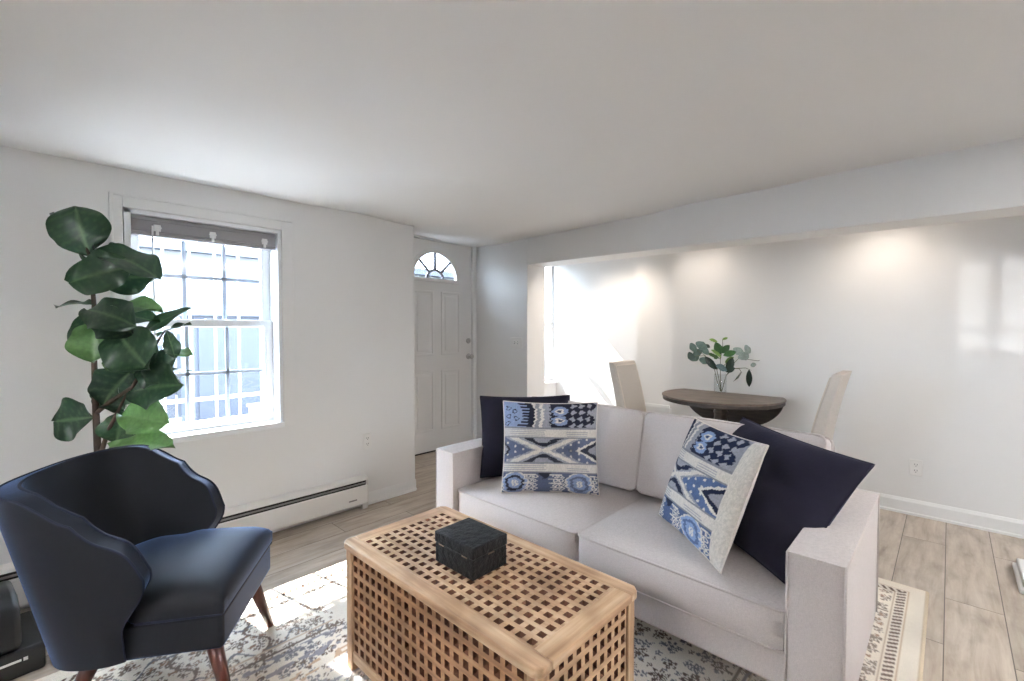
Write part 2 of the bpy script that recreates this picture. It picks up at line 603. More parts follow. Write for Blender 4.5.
def pillow(name, label, cat, origin, xdir, updir, size, thick, front, back, parent_group=None, pattern=None, n=61, welt=None, pinch=0.05, sag=0.0, strip=0.0):
    """cushion with two puffed panels; origin is its lower-left corner seen from the front; xdir along the lower edge, updir up the side"""
    xd = Vector(xdir).normalized()
    ud = Vector(updir)
    ud = (ud - xd * ud.dot(xd)).normalized()
    nd = xd.cross(ud).normalized()
    w_, h_ = size
    root = thing(name, label, cat, origin, 0, parent_group)
    u = np.linspace(-1, 1, n)
    U, V = np.meshgrid(u, u, indexing='ij')
    prof = ((1 - np.abs(U) ** 2.4) * (1 - np.abs(V) ** 2.4)) ** 0.52
    wr = 0.006 * np.sin(9 * U + 4 * V + 1.5 * np.sin(3 * V)) * np.sin(7 * V - 3 * U + np.sin(4 * U)) * (1 - U ** 2) * (1 - V ** 2)
    X = U * (1 - pinch * (1 - V ** 2)) * w_ / 2 + w_ / 2
    Y = V * (1 - pinch * (1 - U ** 2)) * h_ / 2 + h_ / 2 - sag * (1 - U ** 2) * (V > 0) * V
    def panel(sgn, pname, mat, pat):
        Z = sgn * (prof * thick / 2 + wr + strip * (prof > 0))
        pts = np.outer(X.ravel(), np.array(xd)) + np.outer(Y.ravel(), np.array(ud)) + np.outer(Z.ravel(), np.array(nd))
        me = bpy.data.meshes.new(pname)
        me.from_pydata(pts.tolist(), [], grid_faces(n, n, sgn < 0))
        if pat is not None:
            set_colors(me, pat((U.ravel() + 1) / 2, (1 - V.ravel()) / 2))
        return finish(pname, me, mat, root, smooth=True)
    a = panel(1, 'front_panel', front, pattern)
    b = panel(-1, 'back_panel', back, None)
    if welt is not None:
        mb = MB()
        e = [(i, 0) for i in range(n)] + [(n - 1, i) for i in range(1, n)] + [(i, n - 1) for i in range(n - 2, -1, -1)] + [(0, i) for i in range(n - 2, 0, -1)]
        mb.tube([xd * X[i, j] + ud * Y[i, j] for i, j in e], 0.0035, 6, closed=True)
        mb.build('seam', welt, root, smooth=True)
    return root

# ------------------------------------------------------------------ the setting
XW, YW = 3.55, 3.114          # beam wall plane and window wall plane
XB = 4.266                    # dining back wall
YD = 3.936                    # door wall

def ceil_z(x, y):
    pts = [(-2.2, 3.1, 2.13), (-1, 3.1, 2.13), (0, 3.1, 2.13), (0.65, 3.1, 2.128), (1.3, 3.1, 2.13), (2.1, 3.1, 2.115), (2.7, 3.94, 2.25), (3.5, 3.94, 2.228),
           (2.15, 3.94, 2.255), (3.55, 3.5, 2.215), (3.55, 3.0, 2.225), (3.55, 2.2, 2.24), (3.55, 1.2, 2.27), (3.55, 0.3, 2.29), (3.55, -0.3, 2.29), (3.55, -2, 2.28),
           (0, 0, 2.24), (-2, -2, 2.24), (2, -2, 2.26), (1.2, 1.5, 2.2), (-1.5, 1.2, 2.2), (2.3, 2.2, 2.19), (2.6, 3.3, 2.19), (0.5, 2.4, 2.165), (-1, 2.4, 2.165)]
    nw = dw = 0.0
    for px, py, pz in pts:
        d2 = (x - px) ** 2 + (y - py) ** 2 + 0.02
        wgt = 1.0 / d2 ** 1.5
        nw += wgt * pz
        dw += wgt
    return nw / dw

struct(MB().box(-2.4, 4.9, -2.4, 4.1, -0.15, 0.0).build('floor', M['floor']), 'grey-brown wood-look plank floor running under rug and sofa', 'floor')

nx, ny = 49, 51
xs = np.linspace(-2.4, 3.7, nx)
ys = np.concatenate([np.linspace(-2.4, 3.36, ny - 7), np.linspace(3.36, 4.1, 8)[1:]])
cv = [(x, y, ceil_z(min(x, 3.55), y)) for x in xs for y in ys]
cv += [(x, y, 2.55) for x in xs for y in ys]
keep = lambda f: not (cv[f[0]][0] < 1.9 and min(cv[i][1] for i in f) > 3.35)
base_f = [f for f in grid_faces(nx, ny) if keep(f)]
cf = [f[::-1] for f in base_f] + [tuple(i + nx * ny for i in f) for f in base_f]
for i in range(nx - 1):
    for j in (0, ny - 1):
        a, b = i * ny + j, (i + 1) * ny + j
        cf.append((a, b, b + nx * ny, a + nx * ny))
for j in range(ny - 1):
    for i in (0, nx - 1):
        a, b = i * ny + j, i * ny + j + 1
        cf.append((a, b, b + nx * ny, a + nx * ny))
struct(MB().add(cv, cf).build('ceiling', M['ceiling'], smooth=False), 'white uneven plaster ceiling over the living room', 'ceiling')
for p in bpy.data.objects['ceiling'].data.polygons:
    p.use_smooth = abs(p.normal.z) > 0.9
struct(MB().box(3.70, 4.9, -2.4, 3.75, 2.16, 2.55).build('ceiling_dining', M['ceiling']), 'white ceiling above the dining table', 'ceiling')

WX0, WX1, WZ0, WZ1 = 0.362, 1.136, 0.697, 1.93
struct(plate('wall_left', rect(-2.4, 2.15, 0, 2.5), [rect(WX0, WX1, WZ0, WZ1)], 'y', YW, YW + 0.25, M['wall'], bevel=0.006), 'white wall with the window and baseboard heater', 'wall')
struct(MB().box(1.95, 2.15, YW + 0.25, 4.1, 0, 2.5).build('wall_entry', M['wall']), 'white return wall left of the entry door', 'wall')
DX0, DX1, DZ = 2.60, 3.50, 2.232
struct(plate('wall_far', rect(1.95, 3.84, 0, 2.5), [rect(DX0, DX1, -0.0001, DZ)] if False else [], 'y', YD + 0.12, YD + 0.16, M['wall']) if False else
       MB().box(2.15, DX0, YD, YD + 0.15, 0, 2.5).box(DX1, 3.84, YD, YD + 0.15, 0, 2.5).box(DX0, DX1, YD, YD + 0.15, DZ, 2.5).build('wall_far', M['wall']),
       'white wall around the entry door', 'wall')
struct(MB().box(XW, 3.84, 3.15, YD, 0, 2.5).build('wall_middle', M['wall'], bevel=0.004), 'white wall with the light switch beside the dining opening', 'wall')
struct(MB().prism([(3.15, 1.958), (-2.4, 1.925), (-2.4, 2.5), (3.15, 2.5)], 'x', XW, 3.84).build('wall_beam', M['wall'], bevel=0.004), 'white dropped beam above the dining opening', 'wall')
struct(MB().box(XB, 4.9, -2.4, 1.93, 0, 2.3).build('wall_right', M['wall']), 'white back wall behind the dining table', 'wall')
struct(MB().box(4.45, 4.9, 1.93, 2.40, 0, 2.3).build('wall_niche', M['wall']), 'white wall panel left of the dining table', 'wall')
struct(MB().box(4.60, 4.9, 2.40, 3.75, 0, 2.3).build('wall_sunroom', M['wall']), 'sunlit white end wall of the sunroom', 'wall')
SX0, SX1, SZ0, SZ1 = 4.15, 4.595, 0.65, 2.12
struct(MB().box(3.84, SX0, 3.6, 3.75, 0, 2.3).box(SX1, 4.6, 3.6, 3.75, 0, 2.3).box(SX0, SX1, 3.6, 3.75, 0, SZ0).box(SX0, SX1, 3.6, 3.75, SZ1, 2.3)
       .build('wall_side', M['wall']), 'white sunroom wall around its window', 'wall')
# behind the viewer
struct(plate('wall_back', rect(-2.4, YW, 0, 2.5), [rect(-0.237, -0.138, 1.28, 1.62), rect(-0.10, -0.024, 1.28, 1.62)], 'x', -2.4, -2.25, M['rear_dark']))
w3 = struct(thing('patch_window', 'pair of narrow unseen windows shaped to cast light patches on the dining wall', 'window', (0, 0, 0)))  # openings and bars shaped to cast the light patches on the dining wall
for ya, yb in ((-0.237, -0.138), (-0.10, -0.024)):
    MB().box(-2.33, -2.325, ya, yb, 1.28, 1.62).build('glass', M['glass'], w3)
    for zz, th in ((1.555, 0.010), (1.49, 0.008), (1.455, 0.010), (1.36, 0.02)):
        MB().box(-2.36, -2.31, ya, yb, zz - th / 2, zz + th / 2).build('patch_bar', M['vinyl'], w3)
# sun thrown back off a window across the street
rs = bpy.data.lights.new('reflected_sun', 'SPOT')
rs.energy = 1300.0
rs.spot_size = math.radians(8)
rs.spot_blend = 0.3
rs.shadow_soft_size = 0.03
rs.color = (1.0, 0.98, 0.95)
ro = bpy.data.objects.new('reflected_sun', rs)
C.objects.link(ro)
ro.location = (-12.0, 0.0, 1.45)
ro.rotation_euler = Vector((1, 0, 0)).to_track_quat('-Z', 'Y').to_euler()
struct(MB().box(-2.25, XB, -2.4, -2.25, 0, 2.5).build('wall_near', M['rear_dark']))

# skirting
def skirt(name, x0, y0, x1, y1, nx_, ny_, h=0.095, t=0.014):
    mb = MB()
    d = Vector((x1 - x0, y1 - y0, 0)); L_ = d.length; d.normalize()
    n_ = Vector((nx_, ny_, 0))
    prof = [(0, 0), (t + 0.006, 0), (t + 0.006, 0.014), (t, 0.02), (t, h - 0.02), (t * 0.55, h - 0.006), (t * 0.4, h), (0, h)]
    k = len(prof)
    vs = []
    for s in (0, L_):
        for a, z in prof:
            p = Vector((x0, y0, 0)) + d * s + n_ * a
            vs.append((p.x, p.y, z))
    fs = [tuple(range(k)), tuple(range(k, 2 * k))] + [(i, (i + 1) % k, k + (i + 1) % k, k + i) for i in range(k)]
    return struct(mb.add(vs, fs).build(name, M['trim']))
skirt('baseboard_right', XB, 1.93, XB, -2.25, -1, 0, 0.108)
skirt('baseboard_left', 1.70, YW, 2.15, YW, 0, -1, 0.09, 0.008)
skirt('baseboard_entry', 2.15, YW, 2.15, YD, 1, 0, 0.09, 0.008)
skirt('baseboard_middle', XW, 3.15, XW, YD, -1, 0, 0.09, 0.01)
# raised rail and stile on the niche wall
struct(MB().box(4.436, 4.45, 2.03, 2.40, 0.50, 0.53).box(4.436, 4.45, 2.00, 2.035, 0.0, 0.50).build('trim_1', M['trim'], bevel=0.003))
# white stepped plinth at the picture's right edge
struct(MB().box(3.35, 3.72, -0.60, -0.272, 0, 0.024).box(3.38, 3.69, -0.57, -0.285, 0.024, 0.062).build('trim_2', M['trim'], bevel=0.006),
       'white stepped plinth on the plank floor by the dining wall', 'plinth')

# ------------------------------------------------------------------ living room window
win = struct(thing('window_1', 'white double-hung window with grey muntins behind the plant', 'window', (0, 0, 0)))
# casing
mb = MB()
cxa, cxb, czb = WX0 - 0.056, WX1 + 0.075, WZ1 + 0.072
mb.box(cxa, WX0 - 0.003, YW - 0.012, YW + 0.002, WZ0 - 0.02, czb)
mb.box(WX1 + 0.004, cxb, YW - 0.007, YW + 0.002, WZ0 - 0.02, czb)
mb.box(WX0 - 0.003, WX1 + 0.004, YW - 0.010, YW + 0.002, WZ1 + 0.004, czb)
mb.box(cxa, cxa + 0.015, YW - 0.018, YW - 0.011, WZ0 - 0.02, czb)
mb.box(cxa, cxb, YW - 0.017, YW - 0.006, czb - 0.013, czb)
mb.build('window_casing', M['wall'], win, bevel=0.003)
mb = MB()
y0, y1 = YW - 0.006, YW + 0.20
mb.box(WX0, WX0 + 0.03, y0, y1, WZ0, WZ1).box(WX1 - 0.02, WX1, y0, y1, WZ0, WZ1).box(WX0, WX1, y0, y1, WZ1 - 0.02, WZ1)
mb.build('window_frame', M['vinyl'], win, bevel=0.002)
MB().box(WX0 - 0.02, WX1 + 0.0, YW - 0.03, YW + 0.20, WZ0 - 0.022, WZ0 + 0.012).build('window_sill', M['vinyl'], win, bevel=0.003)
fx0, fx1 = WX0 + 0.03, WX1 - 0.02
MZ = 1.335
def sash(name, z0, z1, yc, bot, top, st=0.052):
    o = plate(name, rect(fx0, fx1, z0, z1), [rect(fx0 + st, fx1 - st, z0 + bot, z1 - top)], 'y', yc - 0.016, yc + 0.016, M['vinyl'], win, bevel=0.003)
    MB().box(fx0 + st - 0.005, fx1 - st + 0.005, yc - 0.002, yc + 0.002, z0 + bot - 0.005, z1 - top + 0.005).build('glass', M['glass'], o)
    g = MB()
    gx0, gx1, gz0, gz1 = fx0 + st, fx1 - st, z0 + bot, z1 - top
    for k in (1, 2):
        x = gx0 + (gx1 - gx0) * k / 3
        g.box(x - 0.010, x + 0.010, yc + 0.003, yc + 0.009, gz0, gz1)
    z = (gz0 + gz1) / 2
    g.box(gx0, gx1, yc + 0.003, yc + 0.009, z - 0.010, z + 0.010)
    g.build('muntin', M['muntin_pale'], o)
sash('upper_sash', MZ - 0.02, WZ1 - 0.02, YW + 0.155, 0.038, 0.04)
sash('lower_sash', WZ0 + 0.012, MZ + 0.025, YW + 0.115, 0.05, 0.042)
MB().box(0.74, 0.80, YW + 0.085, YW + 0.105, MZ + 0.018, MZ + 0.03).build('sash_lock', M['vinyl'], win, bevel=0.003)

# raised blind
bl = thing('window_blind', 'grey slatted blind drawn up at the top of the window', 'blind', (0, 0, 0))
bx0, bx1 = WX0 + 0.033, WX1 - 0.024
MB().box(bx0, bx1, YW + 0.02, YW + 0.062, 1.886, 1.908).build('head_rail', M['blind'], bl, bevel=0.003)
mb = MB()
for k in range(9):
    z = 1.884 - k * 0.006
    mb.box(bx0, bx1, YW + 0.014, YW + 0.066, z - 0.0048, z)
mb.build('slat_stack', M['blind'], bl)
MB().box(bx0, bx1, YW + 0.012, YW + 0.068, 1.806, 1.828).build('bottom_rail', M['blind'], bl, bevel=0.004)
for x in (0.505, 0.765, 1.045):
    m2 = MB()
    m2.box(x - 0.016, x + 0.016, YW + 0.009, YW + 0.014, 1.832, 1.868)
    m2.box(x - 0.007, x + 0.007, YW + 0.006, YW + 0.012, 1.812, 1.84)
    m2.box(x - 0.02, x + 0.02, YW + 0.008, YW + 0.012, 1.848, 1.856)
    m2.build('clip', M['clear'], bl, bevel=0.002)
MB().tube([(0.483, YW + 0.006, 1.86), (0.484, YW + 0.004, 1.5), (0.485, YW + 0.004, 1.16)], 0.0045, 8).build('wand', M['clear'], bl, smooth=True)

# ------------------------------------------------------------------ sunroom window
w2 = struct(thing('window_2', 'bright white sunroom window seen past the wall end', 'window', (0, 0, 0)))
plate('window_frame', rect(SX0, SX1, SZ0, SZ1), [rect(SX0 + 0.04, SX1 - 0.03, SZ0 + 0.04, 1.33), rect(SX0 + 0.04, SX1 - 0.03, 1.38, SZ1 - 0.04)], 'y', 3.64, 3.70, M['vinyl'], w2)
MB().box(SX0 + 0.03, SX1 - 0.02, 3.668, 3.672, SZ0 + 0.03, SZ1 - 0.03).build('glass', M['dimming_glass'], w2)
MB().box(SX0 - 0.02, 4.598, 3.56, 3.64, SZ0 - 0.03, SZ0).build('window_sill', M['trim'], w2, bevel=0.004)

# ------------------------------------------------------------------ entry door
dr = struct(thing('door_1', 'white panelled entry door with a fanlight in the alcove', 'door', (0, 0, 0)))
fcx, fz, frx, frz = 2.998, 1.822, 0.30, 0.29
arch = [(fcx + frx * math.cos(t), fz + frz * math.sin(t)) for t in np.linspace(0, PI, 33)]
dy0 = YD + 0.02
plate('door_leaf', rect(DX0 + 0.004, DX1 - 0.004, 0.012, DZ - 0.006), [arch], 'y', dy0, dy0 + 0.045, M['door'], dr)
def arch_ring(r_in, r_out):
    o = [(fcx + (frx + r_out) * math.cos(t), fz + (frz + r_out) * math.sin(t)) for t in np.linspace(0, PI, 33)]
    o = [(fcx + frx + r_out, fz - r_out)] + o + [(fcx - frx - r_out, fz - r_out)]
    i = [(fcx + (frx - r_in) * math.cos(t), fz + r_in * 0.4 + (frz - r_in) * math.sin(t)) for t in np.linspace(0, PI, 33)]
    return o, i
o_, i_ = arch_ring(0.022, 0.028)
fan = plate('fanlight', o_, [i_], 'y', dy0 - 0.014, dy0 + 0.004, M['door'], dr, bevel=0.003)
MB().prism([(fcx + frx * math.cos(t), fz + frz * math.sin(t)) for t in np.linspace(0, PI, 33)], 'y', dy0 + 0.018, dy0 + 0.022).build('glass', M['fan_glass'], fan)
mb = MB()
for a in (45, 90, 135):
    t = math.radians(a)
    p0 = Vector((fcx + 0.10 * math.cos(t), dy0 + 0.008, fz + 0.10 * math.sin(t)))
    p1 = Vector((fcx + 0.29 * math.cos(t), dy0 + 0.008, fz + 0.28 * math.sin(t)))
    mb.tube([p0, p1], 0.016, 8)
mb.tube([(fcx + 0.105 * math.cos(t), dy0 + 0.008, fz + 0.10 * math.sin(t)) for t in np.linspace(0, PI, 17)], 0.016, 8)
mb.build('fan_bar', M['muntin'], fan, smooth=True)
# raised panel mouldings: upper pair, lower pair
def mould(x0, x1, z0, z1):
    m2 = MB()
    t = 0.022
    for a in (rect(x0, x1, z1 - t, z1), rect(x0, x1, z0, z0 + t), rect(x0, x0 + t, z0, z1), rect(x1 - t, x1, z0, z1)):
        m2.box(a[0][0], a[1][0], dy0 - 0.006, dy0 + 0.002, a[0][1], a[2][1])
    m2.box(x0 + 0.05, x1 - 0.05, dy0 - 0.005, dy0 + 0.002, z0 + 0.05, z1 - 0.05)
    m2.build('raised_panel', M['door'], dr, bevel=0.005)
for x0, x1 in ((2.71, 2.97), (3.07, 3.33)):
    mould(x0, x1, 1.02, 1.70)
    mould(x0, x1, 0.22, 0.86)
mb = MB().lathe([(0.0, 0.0), (0.032, 0.0), (0.034, 0.006), (0.03, 0.012), (0.014, 0.014), (0.012, 0.036), (0.024, 0.044), (0.029, 0.056), (0.026, 0.068), (0.012, 0.074), (0.0, 0.074)], 24)
k = mb.build('door_knob', M['nickel'], dr, smooth=True); k.location = (3.452, dy0, 0.99); k.rotation_euler = (PI / 2, 0, 0)
mb = MB().lathe([(0.0, 0.0), (0.031, 0.0), (0.032, 0.008), (0.026, 0.014), (0.0, 0.015)], 24)
mb.box(-0.006, 0.006, -0.018, 0.018, 0.012, 0.03)
k = mb.build('deadbolt', M['nickel'], dr, smooth=True); k.location = (3.452, dy0, 1.165); k.rotation_euler = (PI / 2, 0, 0)
MB().box(DX0, DX1, YD + 0.01, YD + 0.08, 0.0, 0.012).build('threshold', M['black_gap'], dr)
struct(MB().box(DX1 - 0.002, XW - 0.002, YD - 0.016, YD, 0, DZ + 0.01).box(DX0 - 0.05, DX0, YD - 0.016, YD, 0, DZ + 0.01).build('trim_3', M['trim'], bevel=0.004))

# ------------------------------------------------------------------ switches and outlets
def outlet(name, label, group, origin, rz, gang=1, switch=False):
    t = thing(name, label, 'light switch' if switch else 'outlet', origin, rz, group)
    wv = 0.035 * gang + (0.012 if gang > 1 else 0)
    MB().box(-wv, wv, -0.007, 0.0, -0.057, 0.057).build('cover_plate', M['plastic'], t, bevel=0.004)
    if switch:
        for x in (-0.023, 0.023):
            MB().box(x - 0.006, x + 0.006, -0.009, -0.006, -0.013, 0.013).build('slot', M['grey_metal'], t)
            MB().prism([(-0.009, -0.006), (-0.020, 0.004), (-0.018, 0.009), (-0.008, 0.006)], 'x', x - 0.004, x + 0.004).build('toggle', M['plastic'], t)
    else:
        for z in (0.021, -0.021):
            s = MB().lathe([(0.0, 0), (0.0165, 0), (0.0165, 0.003), (0, 0.003)], 20)
            o = s.build('socket', M['plastic'], t); o.location = (0, -0.0065, z); o.rotation_euler = (PI / 2, 0, 0)
            q = MB()
            for x in (-0.0065, 0.0065):
                q.box(x - 0.0013, x + 0.0013, -0.0105, -0.009, z - 0.002, z + 0.008)
            q.box(-0.002, 0.002, -0.0105, -0.009, z - 0.011, z - 0.006)
            q.build('slot', M['black_gap'], t)
    return t
outlet('wall_outlet', 'small white outlet on the window wall above the baseboard heater', None, (1.726, YW, 0.475), 0)
outlet('wall_outlet', 'white duplex outlet low on the dining wall behind the sofa arm', None, (XB, 0.155, 0.335), -PI / 2)
outlet('light_switch', 'white double light switch plate between the entry door and dining opening', None, (XW, 3.30, 1.155), -PI / 2, 2, True)

# ------------------------------------------------------------------ baseboard heater
ht = thing('baseboard_heater', 'long white baseboard heater with a dark slot under the window', 'heater', (0, YW, 0))
hx0, hx1 = -1.6, 1.70
MB().prism([(0, 0.232), (-0.012, 0.236), (-0.052, 0.222), (-0.058, 0.208), (-0.05, 0.204), (-0.012, 0.216), (0, 0.216)], 'x', hx0, hx1 - 0.004).build('top_cover', M['heater'], ht)
MB().box(hx0, hx1 - 0.004, -0.04, -0.001, 0.03, 0.218).build('fin_element', M['black_gap'], ht)
MB().tube([(hx0, -0.046, 0.185), (hx1 - 0.01, -0.046, 0.185)], 0.006, 6).build('damper_rod', M['grey_metal'], ht)
MB().prism([(-0.062, 0.168), (-0.056, 0.174), (-0.05, 0.168), (-0.054, 0.05), (-0.044, 0.035), (-0.05, 0.03), (-0.062, 0.045)], 'x', hx0, hx1 - 0.004).build('front_panel', M['heater'], ht)
MB().prism([(0, 0.236), (-0.05, 0.226), (-0.064, 0.205), (-0.064, 0.17), (-0.055, 0.17), (-0.055, 0.196), (-0.046, 0.206), (-0.046, 0.17), (-0.064, 0.16), (-0.064, 0.03), (-0.05, 0.0), (-0.04, 0.0), (-0.04, 0.03), (0, 0.03)], 'x', hx1 - 0.008, hx1).build('end_cap', M['heater'], ht)
MB().box(hx1 - 0.045, hx1 - 0.004, -0.056, -0.03, 0.0, 0.04).build('foot', M['heater'], ht, bevel=0.003)
MB().box(hx1 - 0.15, hx1 - 0.09, -0.0636, -0.061, 0.078, 0.088).build('badge', M['grey_metal'], ht)

# ------------------------------------------------------------------ rug
RX0, RX1, RY0, RY1 = -0.7, 3.05, 0.05, 2.44
def hashn(a, b, s=0.0):
    v = np.sin(a * 127.1 + b * 311.7 + s * 74.7) * 43758.5453
    return v - np.floor(v)
def vnoise(x, y, s=0.0):
    xi, yi = np.floor(x), np.floor(y)
    fx, fy = x - xi, y - yi
    fx, fy = fx * fx * (3 - 2 * fx), fy * fy * (3 - 2 * fy)
    return (hashn(xi, yi, s) * (1 - fx) + hashn(xi + 1, yi, s) * fx) * (1 - fy) + (hashn(xi, yi + 1, s) * (1 - fx) + hashn(xi + 1, yi + 1, s) * fx) * fy
def L3(r, g, b):
    return np.array(lin(r, g, b)[:3])
def rug_pattern(X, Y):
    n = X.size
    base = L3(226, 216, 202)
    col = np.tile(base, (n, 1))
    wear = vnoise(X * 5, Y * 5, 3) * 0.9 + vnoise(X * 80, Y * 80, 5) * 0.1
    d = np.minimum(np.minimum(X - RX0, RX1 - X), np.minimum(Y - RY0, RY1 - Y))
    dark = L3(98, 80, 70); grey = L3(108, 106, 112); rust = L3(160, 118, 92); tan = L3(190, 166, 142)
    def put(mask, c):
        col[mask] = c
    # all-over blossoms, two sizes on staggered lattices
    def blossoms(pitch, R, s, c1, c2, lim):
        row = np.floor(Y / pitch)
        xo = X + (row % 2) * pitch / 2
        cx = np.floor(xo / pitch)
        jx = (hashn(cx, row, s) - 0.5) * 0.5 * pitch
        jy = (hashn(cx, row, s + 1) - 0.5) * 0.5 * pitch
        dx = xo - (cx + 0.5) * pitch - jx
        dy = Y - (row + 0.5) * pitch - jy
        r = np.hypot(dx, dy)
        th = np.arctan2(dy, dx) + hashn(cx, row, s + 2) * 6.28
        npet = 5 + np.floor(hashn(cx, row, s + 3) * 3)
        rr = R * (0.76 + 0.24 * np.cos(npet * th)) * (0.7 + 0.5 * hashn(cx, row, s + 4))
        pet = (r < rr) & lim & (wear > 0.2)
        hole = ((r < rr * 0.60) & (r > rr * 0.40)) | ((np.abs(np.sin(npet * th / 2)) > 0.97) & (r > rr * 0.6))
        pick = hashn(cx, row, s + 5) > 0.45
        put(pet & pick, c1); put(pet & ~pick, c2)
        put(pet & hole, base * 0.92)
    field = d > 0.13
    inner = d > 0.52
    blossoms(0.082, 0.036, 1.0, dark, dark * 1.2, field & ~inner)
    blossoms(0.047, 0.015, 9.0, dark * 1.1, rust * 0.75, field & ~inner)
    blossoms(0.092, 0.041, 21.0, grey, dark, inner)
    blossoms(0.050, 0.015, 31.0, grey * 1.15, dark * 1.1, inner)
    # vines
    vy = 0.03 * np.sin(X * 31) + 0.02 * np.sin(X * 53 + 1)
    vine = (np.abs(((Y + vy) % 0.21) - 0.105) < 0.006) & field & (wear > 0.35)
    put(vine & ~inner, grey * 0.9)
    vx = 0.03 * np.sin(Y * 29 + 2)
    put((np.abs(((X + vx) % 0.26) - 0.13) < 0.006) & field & ~inner & (wear > 0.35), dark * 1.2)
    # bands between the outer border and the middle
    for a, b_, c in ((0.50, 0.512, dark), (0.46, 0.47, tan)):
        put((d > a) & (d < b_) & (wear > 0.25), c)
    run = np.where(np.minimum(X - RX0, RX1 - X) < np.minimum(Y - RY0, RY1 - Y), Y, X)
    gd = (d > 0.082) & (d < 0.116)
    dash = ((run + (d - 0.10) * 0.5) % 0.030) < 0.015
    put(gd & dash & (wear > 0.15), dark * 0.95)
    put(gd & ~dash, base * 0.86)
    put((d > 0.072) & (d < 0.077), tan)
    put((d > 0.119) & (d < 0.124), tan * 0.8)
    # broad worn stripes near the armchair end
    zone = (X < 0.9) & (Y > 0.5) & inner
    st = vnoise(X * 6, Y * 40, 8)
    fleck = vnoise(X * 38, Y * 70, 15)
    put(zone & (st > 0.6) & (fleck > 0.52), L3(136, 132, 138))
    put(zone & (st < 0.3) & (fleck > 0.58), L3(190, 160, 132))
    put((d < 0.012), L3(196, 178, 154))
    fade = 0.82 + 0.30 * wear
    col = col * fade[:, None]
    mix_ = np.clip(vnoise(X * 5, Y * 5, 12) * 0.28, 0, 1)[:, None] * (d > 0.12)[:, None]
    return np.clip(col * (1 - mix_) + L3(216, 206, 194) * mix_, 0, 1)
st = 0.0056
rx = np.arange(RX0, RX1 + 1e-6, st); ry = np.arange(RY0, RY1 + 1e-6, st)
GX, GY = np.meshgrid(rx, ry, indexing='ij')
GZ = 0.009 + 0.0012 * vnoise(GX * 90, GY * 90, 2)
edge = (GX < RX0 + st / 2) | (GX > RX1 - st * 1.2) | (GY < RY0 + st / 2) | (GY > RY1 - st * 1.2)
GZ = np.where(edge, 0.001, GZ)
me = bpy.data.meshes.new('area_rug')
me.from_pydata(np.stack([GX.ravel(), GY.ravel(), GZ.ravel()], 1).tolist(), [], grid_faces(len(rx), len(ry)))
set_colors(me, rug_pattern(GX.ravel(), GY.ravel()))
tag(finish('area_rug', me, M['rug'], smooth=True), 'cream area rug with worn grey-brown floral pattern under the sofa', 'rug')
RZ = 0.0105

# ------------------------------------------------------------------ slatted coffee table
ct = thing('coffee_table', 'slatted light wood storage coffee table with latticed sides', 'coffee table', (0, 0, RZ))
tx0, tx1, ty0, ty1, tz = 0.815, 1.305, 0.686, 1.668, 0.49
def lattice(axis_u, us, vs, t0, t1, mat, name, parent, plane):
    """board with a grid of square holes: us, vs are the cut positions (hole edges alternate); plane maps (u, v, t) to xyz"""
    mb = MB()
    nu, nv = len(us), len(vs)
    V = [plane(u, v, t) for t in (t0, t1) for u in us for v in vs]
    def hole(i, j):
        return 0 < i < nu - 2 and 0 < j < nv - 2 and i % 2 == 1 and j % 2 == 1
    def I(i, j, k):
        return k * nu * nv + i * nv + j
    fs, hw = [], []
    for i in range(nu - 1):
        for j in range(nv - 1):
            if hole(i, j):
                hw += list(range(len(fs), len(fs) + 4))
                fs += [(I(i, j, 0), I(i + 1, j, 0), I(i + 1, j, 1), I(i, j, 1)), (I(i + 1, j, 0), I(i + 1, j + 1, 0), I(i + 1, j + 1, 1), I(i + 1, j, 1)),
                       (I(i + 1, j + 1, 0), I(i, j + 1, 0), I(i, j + 1, 1), I(i + 1, j + 1, 1)), (I(i, j + 1, 0), I(i, j, 0), I(i, j, 1), I(i, j + 1, 1))]
            else:
                for k in (0, 1):
                    fs.append((I(i, j, k), I(i + 1, j, k), I(i + 1, j + 1, k), I(i, j + 1, k)))
    for i in range(nu - 1):
        for j in (0, nv - 1):
            fs.append((I(i, j, 0), I(i + 1, j, 0), I(i + 1, j, 1), I(i, j, 1)))
    for j in range(nv - 1):
        for i in (0, nu - 1):
            fs.append((I(i, j, 0), I(i, j + 1, 0), I(i, j + 1, 1), I(i, j, 1)))
    mb.add(V, fs)
    o = mb.build(name, mat, parent)
    o.data.materials.append(M['oak_shade_in'])
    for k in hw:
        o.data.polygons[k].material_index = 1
    return o
def cuts(a, b, n, ratio=0.56):
    """n holes evenly between a and b"""
    p = (b - a) / n
    out = [a]
    for k in range(n):
        c = a + p * (k + 0.5)
        out += [c - p * ratio / 2, c + p * ratio / 2]
    out.append(b)
    return out
lid = lattice(None, cuts(tx0 + 0.052, tx1 - 0.052, 10), cuts(ty0 + 0.062, ty1 - 0.062, 21), tz - 0.018, tz - 0.001, M['oak'], 'lid_lattice', ct, lambda u, v, t: (u, v, t))
c_ = 0.02
for (xa, xb) in ((tx0, tx0 + 0.053), (tx1 - 0.053, tx1)):
    s = 1 if xa == tx0 else -1
    xo, xi = (xa, xb) if s == 1 else (xb, xa)
    poly = [(xo, ty0 + c_), (xo + s * c_, ty0), (xi, ty0), (xi, ty1), (xo + s * c_, ty1), (xo, ty1 - c_)]
    MB().prism(poly, 'z', tz - 0.026, tz).build('lid_board', M['oak'], ct, bevel=0.004)
for (ya, yb) in ((ty0, ty0 + 0.063), (ty1 - 0.063, ty1)):
    MB().box(tx0 + 0.0535, tx1 - 0.0535, ya, yb, tz - 0.026, tz - 0.0003).build('lid_board', M['oak_x'], ct, bevel=0.003)
